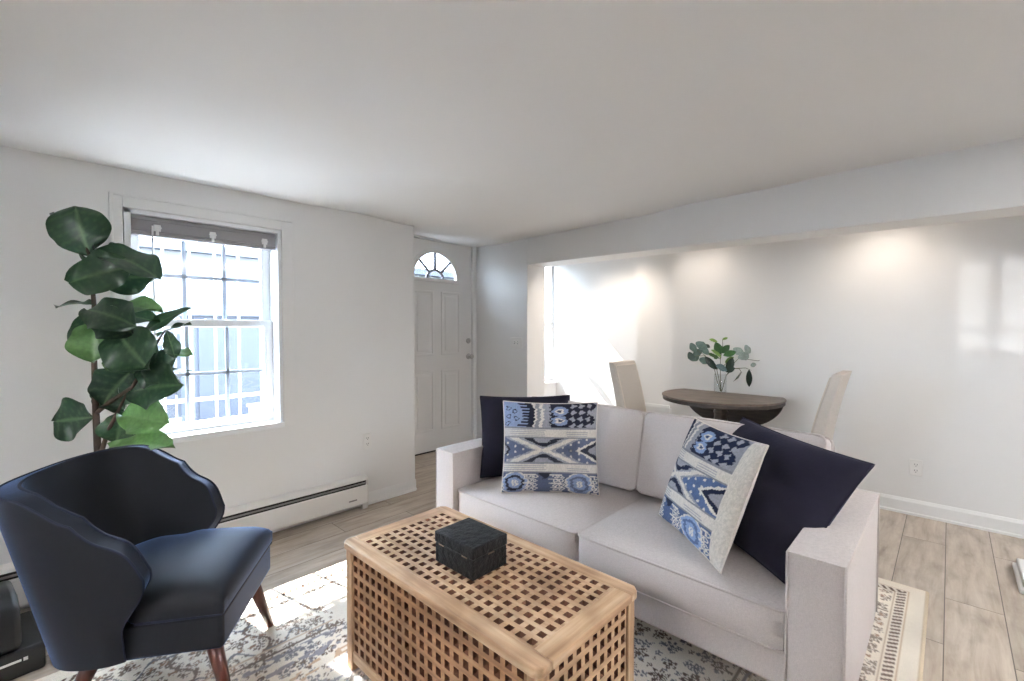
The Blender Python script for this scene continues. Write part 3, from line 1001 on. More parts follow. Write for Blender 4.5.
px0, px1, py0, py1 = tx0 + 0.012, tx1 - 0.012, ty0 + 0.012, ty1 - 0.012
pw = 0.038
for x in (px0, px1 - pw):
    for y in (py0, py1 - pw):
        MB().box(x, x + pw, y, y + pw, 0, tz - 0.027).build('leg', M['oak_z'], ct, bevel=0.003)
sz0, sz1 = 0.075, tz - 0.028
for xa in (px0 + 0.006, px1 - 0.020):
    lattice(None, cuts(py0 + pw + 0.004, py1 - pw - 0.004, 21), cuts(sz0, sz1, 9, 0.58), xa, xa + 0.014, M['oak_side_shade'], 'side_lattice', ct, lambda u, v, t: (t, u, v))
for ya in (py0 + 0.006, py1 - 0.020):
    lattice(None, cuts(px0 + pw + 0.004, px1 - pw - 0.004, 10), cuts(sz0, sz1, 9, 0.58), ya, ya + 0.014, M['oak_x'], 'end_lattice', ct, lambda u, v, t: (u, t, v))
for x in (px0 + 0.004, px1 - 0.026):
    MB().box(x, x + 0.022, py0 + pw, py1 - pw, 0.035, 0.076).build('bottom_rail', M['oak'], ct, bevel=0.003)
for y in (py0 + 0.004, py1 - 0.026):
    MB().box(px0 + pw, px1 - pw, y, y + 0.022, 0.035, 0.076).build('bottom_rail', M['oak_x'], ct, bevel=0.003)
MB().box(px0 + 0.03, px1 - 0.03, py0 + 0.03, py1 - 0.03, 0.05, 0.062).build('bottom_shelf', M['oak_shade_in'], ct)

# ------------------------------------------------------------------ embossed box
bxr = thing('decorative_box', 'black embossed lidded box standing on the slatted coffee table', 'box', (1.046, 1.188, tz + RZ), 0)
MB().box(-0.077, 0.077, -0.098, 0.098, 0.0, 0.066).build('box_body', M['emboss'], bxr, bevel=0.003)
MB().box(-0.079, 0.079, -0.100, 0.100, 0.068, 0.106).build('lid', M['emboss'], bxr, bevel=0.004)
for x, y in ((-0.079, -0.06), (-0.079, 0.06), (0.0, -0.100)):
    MB().box(x - 0.002 if x else -0.014, x + 0.002 if x else 0.014, y - (0.014 if x else 0.002), y + (0.014 if x else 0.002), 0.0655, 0.0705).build('hinge', M['silver'], bxr)

# ------------------------------------------------------------------ sofa
sf = thing('sofa', 'greige linen two-seat sofa with piped cushions on the rug', 'sofa', (0, 0, RZ))
AX0, AX1 = 1.575, 2.385
SYR, SYL = 0.198, 2.08
aw = 0.148
SB = 0.135
def arm(y0_, y1_, zt=0.625):
    cx, cy = (AX0 + AX1) / 2, (y0_ + y1_) / 2
    o = puffy('armrest', AX1 - AX0, y1_ - y0_, zt - SB, M['sofa'], sf, (cx, cy, (zt + SB) / 2), bulge=(0.004, 0.004, 0.006), n=10, corner=0.008)
    p = MB()
    def ring(y):
        pts = [(AX0, y, SB), (AX0, y, zt - 0.004), (AX1, y, zt - 0.004), (AX1, y, SB)]
        p.tube([Vector(q) for q in pts], 0.0042, 6)
    ring(y0_ + 0.001); ring(y1_ - 0.001)
    p.build('piping', M['sofa_pipe'], o, smooth=True)
arm(SYR, SYR + aw)
arm(SYL - aw, SYL)
yi0, yi1 = SYR + aw + 0.002, SYL - aw - 0.002
MB().box(AX0 + 0.045, AX1 - 0.02, yi0, yi1, SB + 0.028, 0.285).build('seat_base', M['sofa'], sf, bevel=0.012)
ym = (yi0 + yi1) / 2
MB().prism([(2.235, 0.285), (2.385, 0.285), (2.42, 0.80), (2.405, 0.815), (2.325, 0.815), (2.31, 0.803)], 'y', yi0 + 0.01, yi1 - 0.0).build('back_frame', M['sofa'], sf, bevel=0.014, seg=3)
bf = bpy.data.objects['back_frame']
p = MB()
for xx in (2.318, 2.412):
    p.tube([(xx - 0.02, yi0 + 0.008, 0.62), (xx - 0.004, yi0 + 0.008, 0.78), (xx, yi0 + 0.016, 0.806), (xx, yi0 + 0.035, 0.817), (xx, yi1 - 0.03, 0.817), (xx, yi1 - 0.01, 0.806), (xx - 0.004, yi1, 0.78), (xx - 0.02, yi1, 0.62)], 0.0045, 6)
p.build('piping', M['sofa_pipe'], bf, smooth=True)
for i, (ya, yb) in enumerate(((yi0 + 0.002, ym - 0.002), (ym + 0.002, yi1 - 0.002))):
    sxx, syy, szz = 0.66, yb - ya, 0.135
    loc = (AX0 + 0.02 + sxx / 2, (ya + yb) / 2, 0.29 + szz / 2)
    o = puffy('seat_cushion', sxx, syy, szz, M['sofa'], sf, loc, bulge=(0.02, 0.0, 0.04), n=16, corner=0.03, wob=0.003, seed=i + 3)
    p = MB()
    for zz in (szz / 2 - 0.003, -szz / 2 + 0.003):
        piping_loop(p, sxx + 0.004, syy - 0.002, zz, 0.0048, 0.03, Matrix.Translation(loc))
    p.build('piping', M['sofa_pipe'], o, smooth=True)
    # back cushion, leaning
    cx_, cy_, cz_ = 0.40, syy - 0.006, 0.14
    mt = Matrix.Translation((2.222, (ya + yb) / 2, 0.655)) @ Euler((0, math.radians(-90 + 13), 0)).to_matrix().to_4x4()
    loc2 = mt.to_translation()
    rot2 = mt.to_euler()
    o = puffy('back_cushion', cx_, cy_, cz_, M['sofa'], sf, loc2, rot2, bulge=(0.012, 0.0, 0.045), n=16, corner=0.028, wob=0.006, seed=i + 11)
    p = MB()
    for zz in (cz_ / 2 - 0.003, -cz_ / 2 + 0.003):
        piping_loop(p, cx_ + 0.002, cy_, zz, 0.0048, 0.028, mt)
    p.build('piping', M['sofa_pipe'], o, smooth=True)
for x in (AX0 + 0.06, AX1 - 0.07):
    for y in (SYR + 0.07, SYL - 0.07):
        MB().lathe([(0.018, 0), (0.026, SB), (0.026, SB + 0.005)], 16, (x, y, 0)).build('leg', M['walnut'], sf, smooth=True)

# ------------------------------------------------------------------ pillows on the sofa
CREAM = L3(206, 199, 189); GREYC = L3(144, 144, 150)
def ikat(blue, sky, dark, shift=0.0, stretch=1.0, stop=2.0):
    def f(u, v):
        u0 = u
        u = shift + u * stretch
        row = np.floor(v * 46)
        jit = (hashn(row, np.floor(u * 6), 2.0) - 0.5) * 0.022 + 0.006 * np.sin(v * 150)
        x = u + jit
        col = np.tile(blue, (u.size, 1))
        def put(m, c):
            col[m] = c
        # --- upper band
        A = v < 0.285
        put(A, dark)
        r = np.hypot((x + 0.02) / 1.15, (v - 0.14) * 0.95)
        put(A & (x < 0.5), GREYC)
        put(A & (r < 0.40) , CREAM); put(A & (r < 0.37), GREYC * 0.8); put(A & (r < 0.335), CREAM); put(A & (r < 0.315), dark)
        put(A & (r < 0.20), sky)
        put(A & (r < 0.26) & (((v * 100) % 3.4) < 1.4), sky)
        for cx, cy in ((0.05, 0.08), (0.12, 0.11), (0.06, 0.17), (0.14, 0.19), (0.05, 0.25)):
            q = np.hypot(x - cx, v - cy)
            put(A & (q < 0.026), dark); put(A & (q < 0.016), sky * 1.05)
        for cy in (0.095, 0.205):
            q = np.hypot((x - 0.60) / 1.5, v - cy)
            put(A & (q < 0.056), sky * 0.9); put(A & (q < 0.030), CREAM); put(A & (q < 0.016), blue * 0.6)
        dq = np.abs(((x - 0.70) % 0.085) - 0.0425) + np.abs((v % 0.075) - 0.0375) * 1.1
        put(A & (x > 0.70) & (x < 0.93) & (dq < 0.034), GREYC * 1.05)
        put(A & (x > 0.955 + 0.03 * np.sin(v * 40)), GREYC)
        # --- pale stripe bands
        for b0, b1 in ((0.285, 0.405), (0.665, 0.785)):
            B = (v >= b0) & (v < b1)
            put(B, CREAM)
            lines = ((v * 1000) % 22) < 7
            put(B & lines & (x < 0.45), GREYC)
            put(B & (x > 0.68) & (x < 0.9) & ((v - b0) > 0.05) & lines, GREYC * 1.1)
            put(B & ((v - b0) < 0.018), GREYC * 0.75); put(B & ((b1 - v) < 0.014), GREYC * 0.75)
        # --- middle band: the big X
        Mb = (v >= 0.405) & (v < 0.665)
        vm = (v - 0.535) / 0.13
        put(Mb, blue)
        dots = (np.hypot(((u * 1.0) % 0.085) - 0.0425, (((v + 0.03 * np.floor(u / 0.085))) % 0.062) - 0.031) < 0.012)
        put(Mb & dots, CREAM)
        dx = np.abs(x - 0.43)
        put(Mb & (dx < 0.30 * np.abs(vm) + 0.115), GREYC)
        put(Mb & (np.abs(dx - 0.30 * np.abs(vm) - 0.02) < 0.05), CREAM)
        put(Mb & (np.abs(vm) > 0.30) & (dx < 0.27 * (np.abs(vm) - 0.22)), dark)
        put(Mb & (np.abs(vm) > 0.62) & (dx < 0.17 * (np.abs(vm) - 0.35)), GREYC)
        d2 = (x - 0.80) - 0.24 * np.abs(vm)
        put(Mb & (d2 > -0.03), CREAM); put(Mb & (d2 > 0.015), dark); put(Mb & (d2 > 0.09), GREYC)
        d3 = (0.075 - x) - 0.11 * np.abs(vm)
        put(Mb & (d3 > 0), dark); put(Mb & (d3 > 0.03), GREYC)
        # --- lower band: medallions
        D = v >= 0.785
        put(D, blue * 0.85)
        vb = v - 0.895
        for cx in (0.13, 0.80):
            q = np.hypot((x - cx) / 1.15, vb)
            put(D & (q < 0.125), CREAM); put(D & (q < 0.112), sky); put(D & (q < 0.088), blue if cx > 0.5 else dark); put(D & (q < 0.062), sky * 0.9)
            put(D & (q < 0.036) & ((((x - cx) * 100) % 3.2) < 2.2), CREAM)
        for cx, s_ in ((0.28, 1), (0.34, 1), (0.56, 1), (0.62, 1), (0.97, 1)):
            for cy in (0.82, 0.865, 0.915, 0.955):
                q = np.hypot((x - cx) / 1.3, v - cy)
                put(D & (q < 0.021), CREAM); put(D & (q < 0.010), blue)
            put(D & (np.abs(((v * 100) % 4.6) - 2.3) < 0.6) & (x > cx - 0.06) & (x < cx), CREAM)
        put(D & (np.abs(x - 0.44) < 0.075 * (1 - (v - 0.785) / 0.07)) & (v < 0.855), dark)
        put(u0 > stop, CREAM * 1.02)
        tone = 0.88 + 0.24 * hashn(np.floor(u * 160), np.floor(v * 60), 4.0)
        return np.clip(col * tone[:, None], 0, 1)
    return f
zb = 0.462
pillow('throw_pillow', 'navy, grey and cream ikat throw pillow in the sofa corner by the door', 'pillow',
       (1.672, 1.662, zb), (0.316, -0.395, 0), (0.78 * 0.24, 0.62 * 0.24, 0.97), (0.50, 0.47), 0.15, M['ikat'], M['cream'],
       pattern=ikat(L3(82, 90, 114), L3(132, 146, 178), L3(20, 22, 38)), n=141, welt=M['cream'])
pillow('throw_pillow', 'blue ikat throw pillow with cream edges tilted against the plain navy pillow', 'pillow',
       (1.962, 0.945, zb), (-0.64, -0.77, 0), (0.77 * 0.36, -0.64 * 0.36, 0.93), (0.50, 0.47), 0.13, M['ikat'], M['cream'],
       pattern=ikat(L3(80, 98, 134), L3(136, 156, 192), L3(22, 30, 56), 0.25, 0.75 / 0.88, 0.88), n=141, welt=M['cream'])
pillow('throw_pillow', 'plain dark navy throw pillow behind the ikat pillow by the far armrest', 'pillow',
       (1.762, 1.918, zb), (0.36, -0.33, 0), (0.42, -0.10, 0.96), (0.53, 0.46), 0.15, M['indigo'], M['indigo'], welt=M['indigo'])
pillow('throw_pillow', 'large plain navy throw pillow propped diagonally against the near armrest', 'pillow',
       (2.025, 0.875, 0.505), (-0.305, -0.495, -0.045), (0.25, -0.175, 0.385), (0.60, 0.50), 0.18, M['indigo'], M['indigo'], welt=M['indigo'])

# ------------------------------------------------------------------ navy armchair
f_ang = math.atan2(-0.569, 0.823)
ac = thing('armchair', 'navy blue upholstered tub armchair with dark wooden legs by the window', 'armchair', (0.583, 1.95, RZ), f_ang)
ZB = 0.245
_ha = np.linspace(0, 1, 401)
_hv = np.interp(_ha, [0, 0.40, 0.50, 0.58, 0.66, 0.74, 0.84, 0.91, 0.96, 1.0], [0.800, 0.800, 0.792, 0.745, 0.685, 0.650, 0.630, 0.605, 0.565, 0.50])
_hp = np.concatenate([_hv[40:0:-1], _hv, np.full(40, 0.50)])
_hv = np.convolve(_hp, np.hanning(57) / np.hanning(57).sum(), 'same')[40:-40]
def shell_H(u):
    return float(np.interp(abs(u), _ha, _hv))
def shell_mid(u, z):
    t = (z - ZB) / 0.55
    wy = 0.262 + 0.058 * min(1.0, t * 1.15)
    xb = -0.52 - 0.135 * t
    xm = -0.34 - 0.04 * t
    xf = -0.29 + 0.082 * float(sm(0.34, 0.50, z))
    a = abs(u)
    if a <= 0.62:
        th = (u / 0.62) * PI / 2
        cx, sx = math.cos(th), math.sin(th)
        e = 0.72
        x = xm - (xm - xb) * (abs(cx) ** e)
        y = wy * math.copysign(abs(sx) ** e, sx)
    else:
        k = (a - 0.62) / 0.38
        x = xm + (xf - xm) * k
        y = math.copysign(wy - 0.012 * k * k, u)
    return Vector((x, y, z))
us = np.sin(np.linspace(-PI / 2, PI / 2, 161)) * 0.35 + np.linspace(-1, 1, 161) * 0.65
NV = 17
mid = [[shell_mid(u, ZB + v * (shell_H(u) - ZB)) for v in np.linspace(0, 1, NV)] for u in us]
nu_ = len(us)
def nrm(i, j):
    a = mid[min(i + 1, nu_ - 1)][j] - mid[max(i - 1, 0)][j]
    b = mid[i][min(j + 1, NV - 1)] - mid[i][max(j - 1, 0)]
    n_ = a.cross(b)
    return n_.normalized() if n_.length > 1e-9 else Vector((1, 0, 0))
TH = 0.068
outer = [[mid[i][j] - nrm(i, j) * TH / 2 for j in range(NV)] for i in range(nu_)]
inner = [[mid[i][j] + nrm(i, j) * TH / 2 for j in range(NV)] for i in range(nu_)]
# make sure 'outer' is the outside
if outer[nu_ // 2][8].x > inner[nu_ // 2][8].x:
    outer, inner = inner, outer
mb = MB()
flat = [p for r_ in outer for p in r_] + [p for r_ in inner for p in r_]
K = nu_ * NV
fs = grid_faces(nu_, NV) + [tuple(i + K for i in f) for f in grid_faces(nu_, NV, True)]
for i in range(nu_ - 1):
    for j in (0, NV - 1):
        a, b = i * NV + j, (i + 1) * NV + j
        fs.append((a, b, b + K, a + K))
for j in range(NV - 1):
    for i in (0, nu_ - 1):
        a, b = i * NV + j, i * NV + j + 1
        fs.append((a, b, b + K, a + K))
mb.add(flat, fs)
sh = mb.build('back_shell', M['navy'], ac, bevel=0.016, seg=3, angle=55)
p = MB()
for side in (outer, inner):
    path = [side[0][j] for j in range(0, NV)] + [side[i][NV - 1] for i in range(1, nu_ - 1)] + [side[nu_ - 1][j] for j in range(NV - 1, -1, -1)]
    other = inner if side is outer else outer
    po = [other[0][j] for j in range(0, NV)] + [other[i][NV - 1] for i in range(1, nu_ - 1)] + [other[nu_ - 1][j] for j in range(NV - 1, -1, -1)]
    p.tube([a + (b - a) * 0.07 for a, b in zip(path, po)], 0.0048, 6)
p.build('piping', M['navy_pipe'], sh, smooth=True)
# seat: base apron and domed T cushion
apron = [(0.0, -0.262), (0.0, 0.262), (-0.30, 0.268), (-0.32, 0.23), (-0.47, 0.14), (-0.50, 0.0), (-0.47, -0.14), (-0.32, -0.23), (-0.30, -0.268)]
ap = MB().prism(apron, 'z', 0.232, 0.352).build('seat_rail', M['navy'], ac, bevel=0.014, seg=3)
p = MB()
p.tube([(-0.25, 0.272, 0.353), (-0.004, 0.267, 0.353), (0.003, 0.255, 0.353), (0.003, -0.255, 0.353), (-0.004, -0.267, 0.353), (-0.25, -0.272, 0.353)], 0.0045, 6)
p.build('piping', M['navy_pipe'], ap, smooth=True)
nI, nJ = 41, 41
vs = []
for i in range(nI):
    for j in range(nJ):
        a = i / (nI - 1); b = -1 + 2 * j / (nJ - 1)
        x = 0.006 - 0.515 * a
        wd = 0.272 - 0.035 * float(sm(0.50, 0.60, a)) - 0.10 * float(sm(0.75, 1.0, a))
        y = b * wd
        e = (1 - abs(b) ** 5) * (1 - abs(2 * a - 1) ** 7)
        z = 0.400 + 0.055 * max(0, e) ** 0.55 + 0.018 * (1 - b * b) * math.sin(PI * min(1, a * 1.1))
        vs.append((x, y, z))
KK = nI * nJ
low = [(x, y, 0.354) for x, y, z in vs]
fs = grid_faces(nI, nJ) + [tuple(i + KK for i in f) for f in grid_faces(nI, nJ, True)]
for i in range(nI - 1):
    for j in (0, nJ - 1):
        a, b = i * nJ + j, (i + 1) * nJ + j
        fs.append((a, b, b + KK, a + KK))
for j in range(nJ - 1):
    for i in (0, nI - 1):
        a, b = i * nJ + j, i * nJ + j + 1
        fs.append((a, b, b + KK, a + KK))
MB().add(vs + low, fs).build('seat_cushion', M['navy'], ac, smooth=True, bevel=0.006)
for sx_, sy_ in ((1, 1), (1, -1), (-1, 1), (-1, -1)):
    top = Vector((-0.06 if sx_ > 0 else -0.40, 0.19 * sy_, 0.235))
    bot = Vector((0.005 if sx_ > 0 else -0.50, 0.225 * sy_, 0.0))
    MB().tube([top, top.lerp(bot, 0.5), bot], [0.027, 0.021, 0.014], 16).build('leg', M['walnut'], ac, smooth=True)

# ------------------------------------------------------------------ leaves
RV = Vector((0.688, -0.7257, 0)); FV = Vector((0.7257, 0.688, 0)); ZV = Vector((0, 0, 1))
G_DARK = L3(26, 46, 34); G_MID = L3(44, 74, 46); G_LIGHT = L3(100, 138, 78); G_VEIN = L3(120, 146, 100)
def fig_leaf(acc, base, tip, width, facing, cup=0.05, bend=0.06, tone=0.5, seed=0, wav=0.05, lobed=True, n=(15, 11)):
    """one blade between base and tip; facing is roughly the way its upper side looks"""
    rnd = random.Random(seed)
    base, tip, facing = Vector(base), Vector(tip), Vector(facing)
    ax = tip - base
    L_ = ax.length
    ax.normalize()
    nn = (facing - ax * facing.dot(ax)).normalized()
    sd_ = ax.cross(nn)
    V, Cc = [], []
    ph = rnd.uniform(0, 6)
    for i in range(n[0]):
        t = i / (n[0] - 1)
        if lobed:
            wv = math.sin(PI * t ** 1.1) ** 0.72 * (1 - 0.14 * math.exp(-((t - 0.34) / 0.12) ** 2)) if 0 < t < 1 else 0.02
        else:
            wv = math.sin(PI * t) ** 0.75 if 0 < t < 1 else 0.01
        for j in range(n[1]):
            s = -1 + 2 * j / (n[1] - 1)
            q = base + ax * (L_ * t) + sd_ * (s * wv * width / 2)
            q += nn * (bend * L_ * 4 * t * (1 - t) + cup * abs(s) ** 1.5 * width + wav * width * s * s * math.sin(t * 11 + ph + (2 if s > 0 else 0)))
            q -= nn * (0.012 * width * (1 - min(1, abs(s) * 4)))
            V.append(q)
            mid_ = abs(s) < 0.06
            vein = abs(((t * 6 + abs(s) * 1.1) % 1.0) - 0.5) < 0.09
            c = G_DARK * (1 - tone) + (G_MID if tone < 0.6 else G_LIGHT) * tone
            if mid_:
                c = c * 0.68 + G_VEIN * 0.32
            elif vein:
                c = c * 0.88 + G_VEIN * 0.12
            Cc.append(c)
    o = acc['n']
    acc['v'] += V
    acc['c'] += Cc
    acc['f'] += [tuple(k + o for k in f) for f in grid_faces(n[0], n[1])]
    acc['n'] += len(V)
def leaf_mesh(name, acc, mat, parent):
    me = bpy.data.meshes.new(name)
    me.from_pydata([tuple(v) for v in acc['v']], [], acc['f'])
    set_colors(me, np.array(acc['c']))
    o = finish(name, me, mat, parent, smooth=True)
    return o
def new_acc():
    return {'v': [], 'c': [], 'f': [], 'n': 0}

# fiddle leaf fig behind the armchair
PO = Vector((0.215, 2.80, 0))
U_ = 0.001842
fp = thing('fiddle_leaf_plant', 'tall fiddle-leaf fig with broad dark leaves behind the navy armchair', 'plant', PO)
EYE = Vector((0, 0, CAM_H))
def PP(x, y, d=0.0):
    q = PO + RV * ((x - 230) * U_) + ZV * (0.765 + (652 - y) * U_)
    r = (q - EYE)
    return q + r.normalized() * d - PO
MB().lathe([(0.105, 0.0), (0.115, 0.01), (0.14, 0.26), (0.145, 0.28), (0.13, 0.28), (0.125, 0.25)], 28).build('pot', M['pot'], fp, smooth=True)
MB().lathe([(0.0, 0.245), (0.126, 0.245), (0.126, 0.250), (0.0, 0.252)], 28).build('soil', M['soil'], fp)
MB().tube([Vector((0, 0, 0.24)), Vector((0.01, -0.01, 0.5)), PP(232, 652), PP(230, 560), PP(229, 440), PP(232, 300, 0.01), PP(224, 180, -0.01), PP(206, 130)],
          [0.018, 0.016, 0.014, 0.013, 0.011, 0.009, 0.007, 0.004], 10).build('trunk', M['bark'], fp, smooth=True)
MB().tube([PP(231, 565), PP(262, 540, -0.03), PP(322, 500, -0.06), PP(352, 450, -0.06), PP(388, 385, -0.05), PP(405, 362, -0.04)], [0.010, 0.009, 0.008, 0.006, 0.005, 0.003], 8).build('branch', M['bark'], fp, smooth=True)
MB().tube([PP(236, 680), PP(258, 610, -0.05), PP(285, 560, -0.07), PP(305, 520, -0.08)], [0.010, 0.009, 0.007, 0.004], 8).build('branch', M['bark'], fp, smooth=True)
acc = new_acc()
tw = -FV    # towards the room
#      base x,y,d        tip x,y,d         width facing                      tone
leaves = [
    ((226, 182, 0.00), (192, 60, -0.02), 0.185, tw + RV * 0.3, 0.35),
    ((222, 190, 0.02), (140, 74, 0.04), 0.07, tw * 0.4 - RV, 0.25),
    ((240, 168, 0.0), (397, 240, -0.10), 0.13, tw * 0.5 + ZV, 0.25),
    ((345, 205, -0.05), (172, 246, -0.14), 0.16, tw + ZV * 0.25, 0.4),
    ((240, 240, 0.0), (398, 232, 0.02), 0.13, tw + ZV * 0.2, 0.2),
    ((232, 300, 0.0), (138, 308, 0.0), 0.07, ZV + tw * 0.25, 0.3),
    ((215, 312, -0.02), (335, 352, -0.18), 0.14, ZV * 0.8 + tw, 0.15),
    ((258, 306, 0.0), (402, 320, -0.02), 0.10, ZV + tw * 0.5, 0.65),
    ((262, 330, 0.02), (396, 345, -0.02), 0.08, ZV + tw * 0.6, 0.5),
    ((212, 316, 0.0), (203, 426, -0.02), 0.085, tw + RV * 0.6, 0.3),
    ((236, 342, -0.04), (228, 442, -0.10), 0.14, tw + RV * 0.5 + ZV * 0.3, 0.62),
    ((283, 358, -0.04), (366, 460, -0.12), 0.17, tw + RV * 0.2 + ZV * 0.2, 0.48),
    ((330, 388, 0.02), (472, 308, -0.02), 0.06, tw + ZV * 0.6 - RV * 0.2, 0.4),
    ((384, 378, -0.03), (470, 348, 0.02), 0.06, ZV + tw * 0.3, 0.5),
    ((408, 364, -0.04), (428, 432, -0.06), 0.05, tw + RV, 0.45),
    ((390, 412, 0.0), (470, 424, -0.02), 0.06, ZV + tw * 0.4, 0.68),
    ((330, 432, 0.0), (252, 452, -0.06), 0.10, ZV + tw * 0.7, 0.6),
    ((350, 440, -0.02), (424, 480, -0.06), 0.14, tw + ZV * 0.4, 0.12),
    ((318, 492, 0.02), (470, 462, 0.02), 0.05, ZV + tw * 0.25, 0.3),
    ((322, 512, -0.06), (450, 496, -0.12), 0.16, tw + ZV * 0.5, 0.3),
    ((248, 545, -0.01), (320, 460, 0.0), 0.16, tw + RV * 0.2, 0.1),
    ((300, 545, 0.03), (250, 470, 0.05), 0.12, tw + ZV * 0.3, 0.15),
    ((229, 575, 0.0), (127, 586, -0.04), 0.145, tw + ZV * 0.2, 0.15),
    ((296, 572, -0.05), (412, 592, -0.12), 0.13, tw + ZV * 0.7, 0.72),
    ((300, 560, -0.02), (278, 642, -0.03), 0.12, tw + RV * 0.4, 0.55),
    ((262, 650, -0.05), (424, 652, -0.12), 0.11, tw * 0.6 + ZV, 0.75),
    ((232, 318, -0.03), (330, 372, -0.08), 0.13, tw + ZV * 0.4, 0.12),
    ((260, 420, 0.03), (342, 365, 0.04), 0.12, tw + RV * 0.3, 0.2),
    ((246, 470, 0.04), (300, 560, 0.04), 0.12, tw - RV * 0.2, 0.12),
    ((290, 395, 0.05), (395, 420, 0.05), 0.11, tw + ZV * 0.4, 0.2),
    ((300, 470, 0.04), (420, 455, 0.03), 0.12, tw + ZV * 0.3, 0.14),
    ((275, 600, 0.03), (330, 655, 0.03), 0.11, tw, 0.4),
    ((232, 215, 0.03), (330, 178, 0.04), 0.12, tw + ZV * 0.5, 0.15),
]
for i, (b, t, wd, fc, tn) in enumerate(leaves):
    fig_leaf(acc, PP(*b), PP(*t), wd * 1.35, fc, tone=tn, seed=i, cup=0.10 if i % 3 else 0.04, bend=0.07, wav=0.085, n=(21, 15))
leaf_mesh('foliage', acc, M['leaf'], fp)

# ------------------------------------------------------------------ black storage box behind the armchair
sb = thing('storage_box', 'black plastic case with a sloped lid between armchair and heater', 'case', (-0.28, 2.62, 0), 0.1)
MB().box(-0.24, 0.30, -0.14, 0.20, 0.0, 0.10).build('tray', M['black'], sb, bevel=0.01)
MB().prism([(-0.13, 0.10), (0.18, 0.10), (0.19, 0.24), (0.15, 0.275), (-0.02, 0.285), (-0.10, 0.255), (-0.13, 0.19)], 'x', -0.24, 0.24).build('lid', M['black'], sb, bevel=0.02, seg=3)
MB().box(0.16, 0.235, -0.1425, -0.139, 0.062, 0.070).box(0.24, 0.252, -0.1425, -0.139, 0.060, 0.072).build('latch', M['plastic'], sb)

# ------------------------------------------------------------------ dining table
TX, TY, TR, TZ = 3.94, 1.36, 0.465, 0.755
CUT = 4.165
dt = thing('dining_table', 'round dark wood drop-leaf pedestal table against the dining wall', 'table', (TX, TY, 0))
a0 = math.acos((CUT - TX) / TR)
arc = [(TR * math.cos(t), TR * math.sin(t)) for t in np.linspace(a0, 2 * PI - a0, 64)]
MB().prism(arc, 'z', TZ - 0.014, TZ).build('table_top', M['table_top'], dt, bevel=0.006)
MB().prism([(x * 0.985, y * 0.985) for x, y in arc], 'z', TZ - 0.042, TZ - 0.0145).build('top_edge', M['table_dark'], dt, bevel=0.004)
hc = TR * math.sin(a0)
seg_ = [(hc * math.cos(t), TZ - 0.03 - 0.265 * math.sin(t)) for t in np.linspace(0, PI, 40)]
MB().prism(seg_, 'x', CUT - TX - 0.004, CUT - TX + 0.02).build('drop_leaf', M['table_dark'], dt, bevel=0.004)
MB().box(-0.30, 0.20, -0.05, 0.05, TZ - 0.075, TZ - 0.042).box(-0.06, 0.06, -0.36, 0.36, TZ - 0.075, TZ - 0.042).build('bearer', M['table_dark'], dt, bevel=0.008)
MB().lathe([(0.0, 0.14), (0.07, 0.14), (0.075, 0.18), (0.05, 0.22), (0.042, 0.30), (0.05, 0.40), (0.072, 0.48), (0.072, 0.52), (0.055, 0.55), (0.048, 0.60), (0.058, 0.62), (0.048, 0.64), (0.06, 0.66), (0.07, TZ - 0.074), (0.0, TZ - 0.074)], 28).build('pedestal', M['table_dark'], dt, smooth=True)
for k in range(4):
    a = PI / 4 + k * PI / 2
    d = Vector((math.cos(a), math.sin(a), 0))
    MB().tube([d * 0.03 + ZV * 0.20, d * 0.14 + ZV * 0.14, d * 0.26 + ZV * 0.06, d * 0.33 + ZV * 0.022], [0.035, 0.032, 0.026, 0.022], 12).build('foot', M['table_dark'], dt, smooth=True)

# ------------------------------------------------------------------ dining chairs
def dining_chair(label, loc, rz):
    """parsons chair facing local -y (towards the table)"""
    t = thing('dining_chair', label, 'chair', loc, rz, 'upholstered dining chairs')
    wv = 0.20
    puffy('seat', 2 * wv, 0.43, 0.11, M['chair_cloth'], t, (0, 0, 0.435), bulge=(0.003, 0.003, 0.015), n=8, corner=0.02)
    MB().box(-wv + 0.008, wv - 0.008, -0.205, 0.205, 0.34, 0.382).build('seat_rail', M['chair_cloth'], t, bevel=0.006)
    # back: tapering curved slab
    mbk = MB()
    n_ = 14
    vs, vf = [], []
    for i in range(n_):
        k = i / (n_ - 1)
        z = 0.36 + 0.645 * k
        yc = 0.20 + 0.13 * k ** 1.5
        th = 0.085 - 0.025 * k
        hw = wv - 0.008 * k
        cr = 0.012 * math.sin(PI * k)
        for x, y in ((-hw, yc - th / 2), (-hw * 0.5, yc - th / 2 - cr), (0, yc - th / 2 - cr * 1.2), (hw * 0.5, yc - th / 2 - cr), (hw, yc - th / 2), (hw, yc + th / 2), (0, yc + th / 2 + 0.004), (-hw, yc + th / 2)):
            vs.append((x, y, z))
    for i in range(n_ - 1):
        for k in range(8):
            k2 = (k + 1) % 8
            vf.append((i * 8 + k, i * 8 + k2, (i + 1) * 8 + k2, (i + 1) * 8 + k))
    vf += [tuple(range(7, -1, -1)), tuple((n_ - 1) * 8 + k for k in range(8))]
    b = mbk.add(vs, vf).build('backrest', M['chair_cloth'], t, bevel=0.008)
    p = MB()
    pts = []
    for k in np.linspace(0.05, 0.955, 12):
        pts.append((-wv + 0.026, 0.20 + 0.13 * k ** 1.5 - (0.085 - 0.025 * k) / 2 - 0.004, 0.36 + 0.645 * k))
    right = [(-x, y, z) for x, y, z in pts[::-1]]
    p.tube(pts + right, 0.005, 6)
    p.build('piping', M['cream'], b, smooth=True)
    for x in (-0.165, 0.165):
        MB().tube([(x, -0.175, 0.35), (x, -0.18, 0.0)], [0.022, 0.016], 4).build('leg', M['walnut'], t)
        MB().tube([(x, 0.185, 0.35), (x, 0.24, 0.0)], [0.022, 0.016], 4).build('leg', M['walnut'], t)
    return t
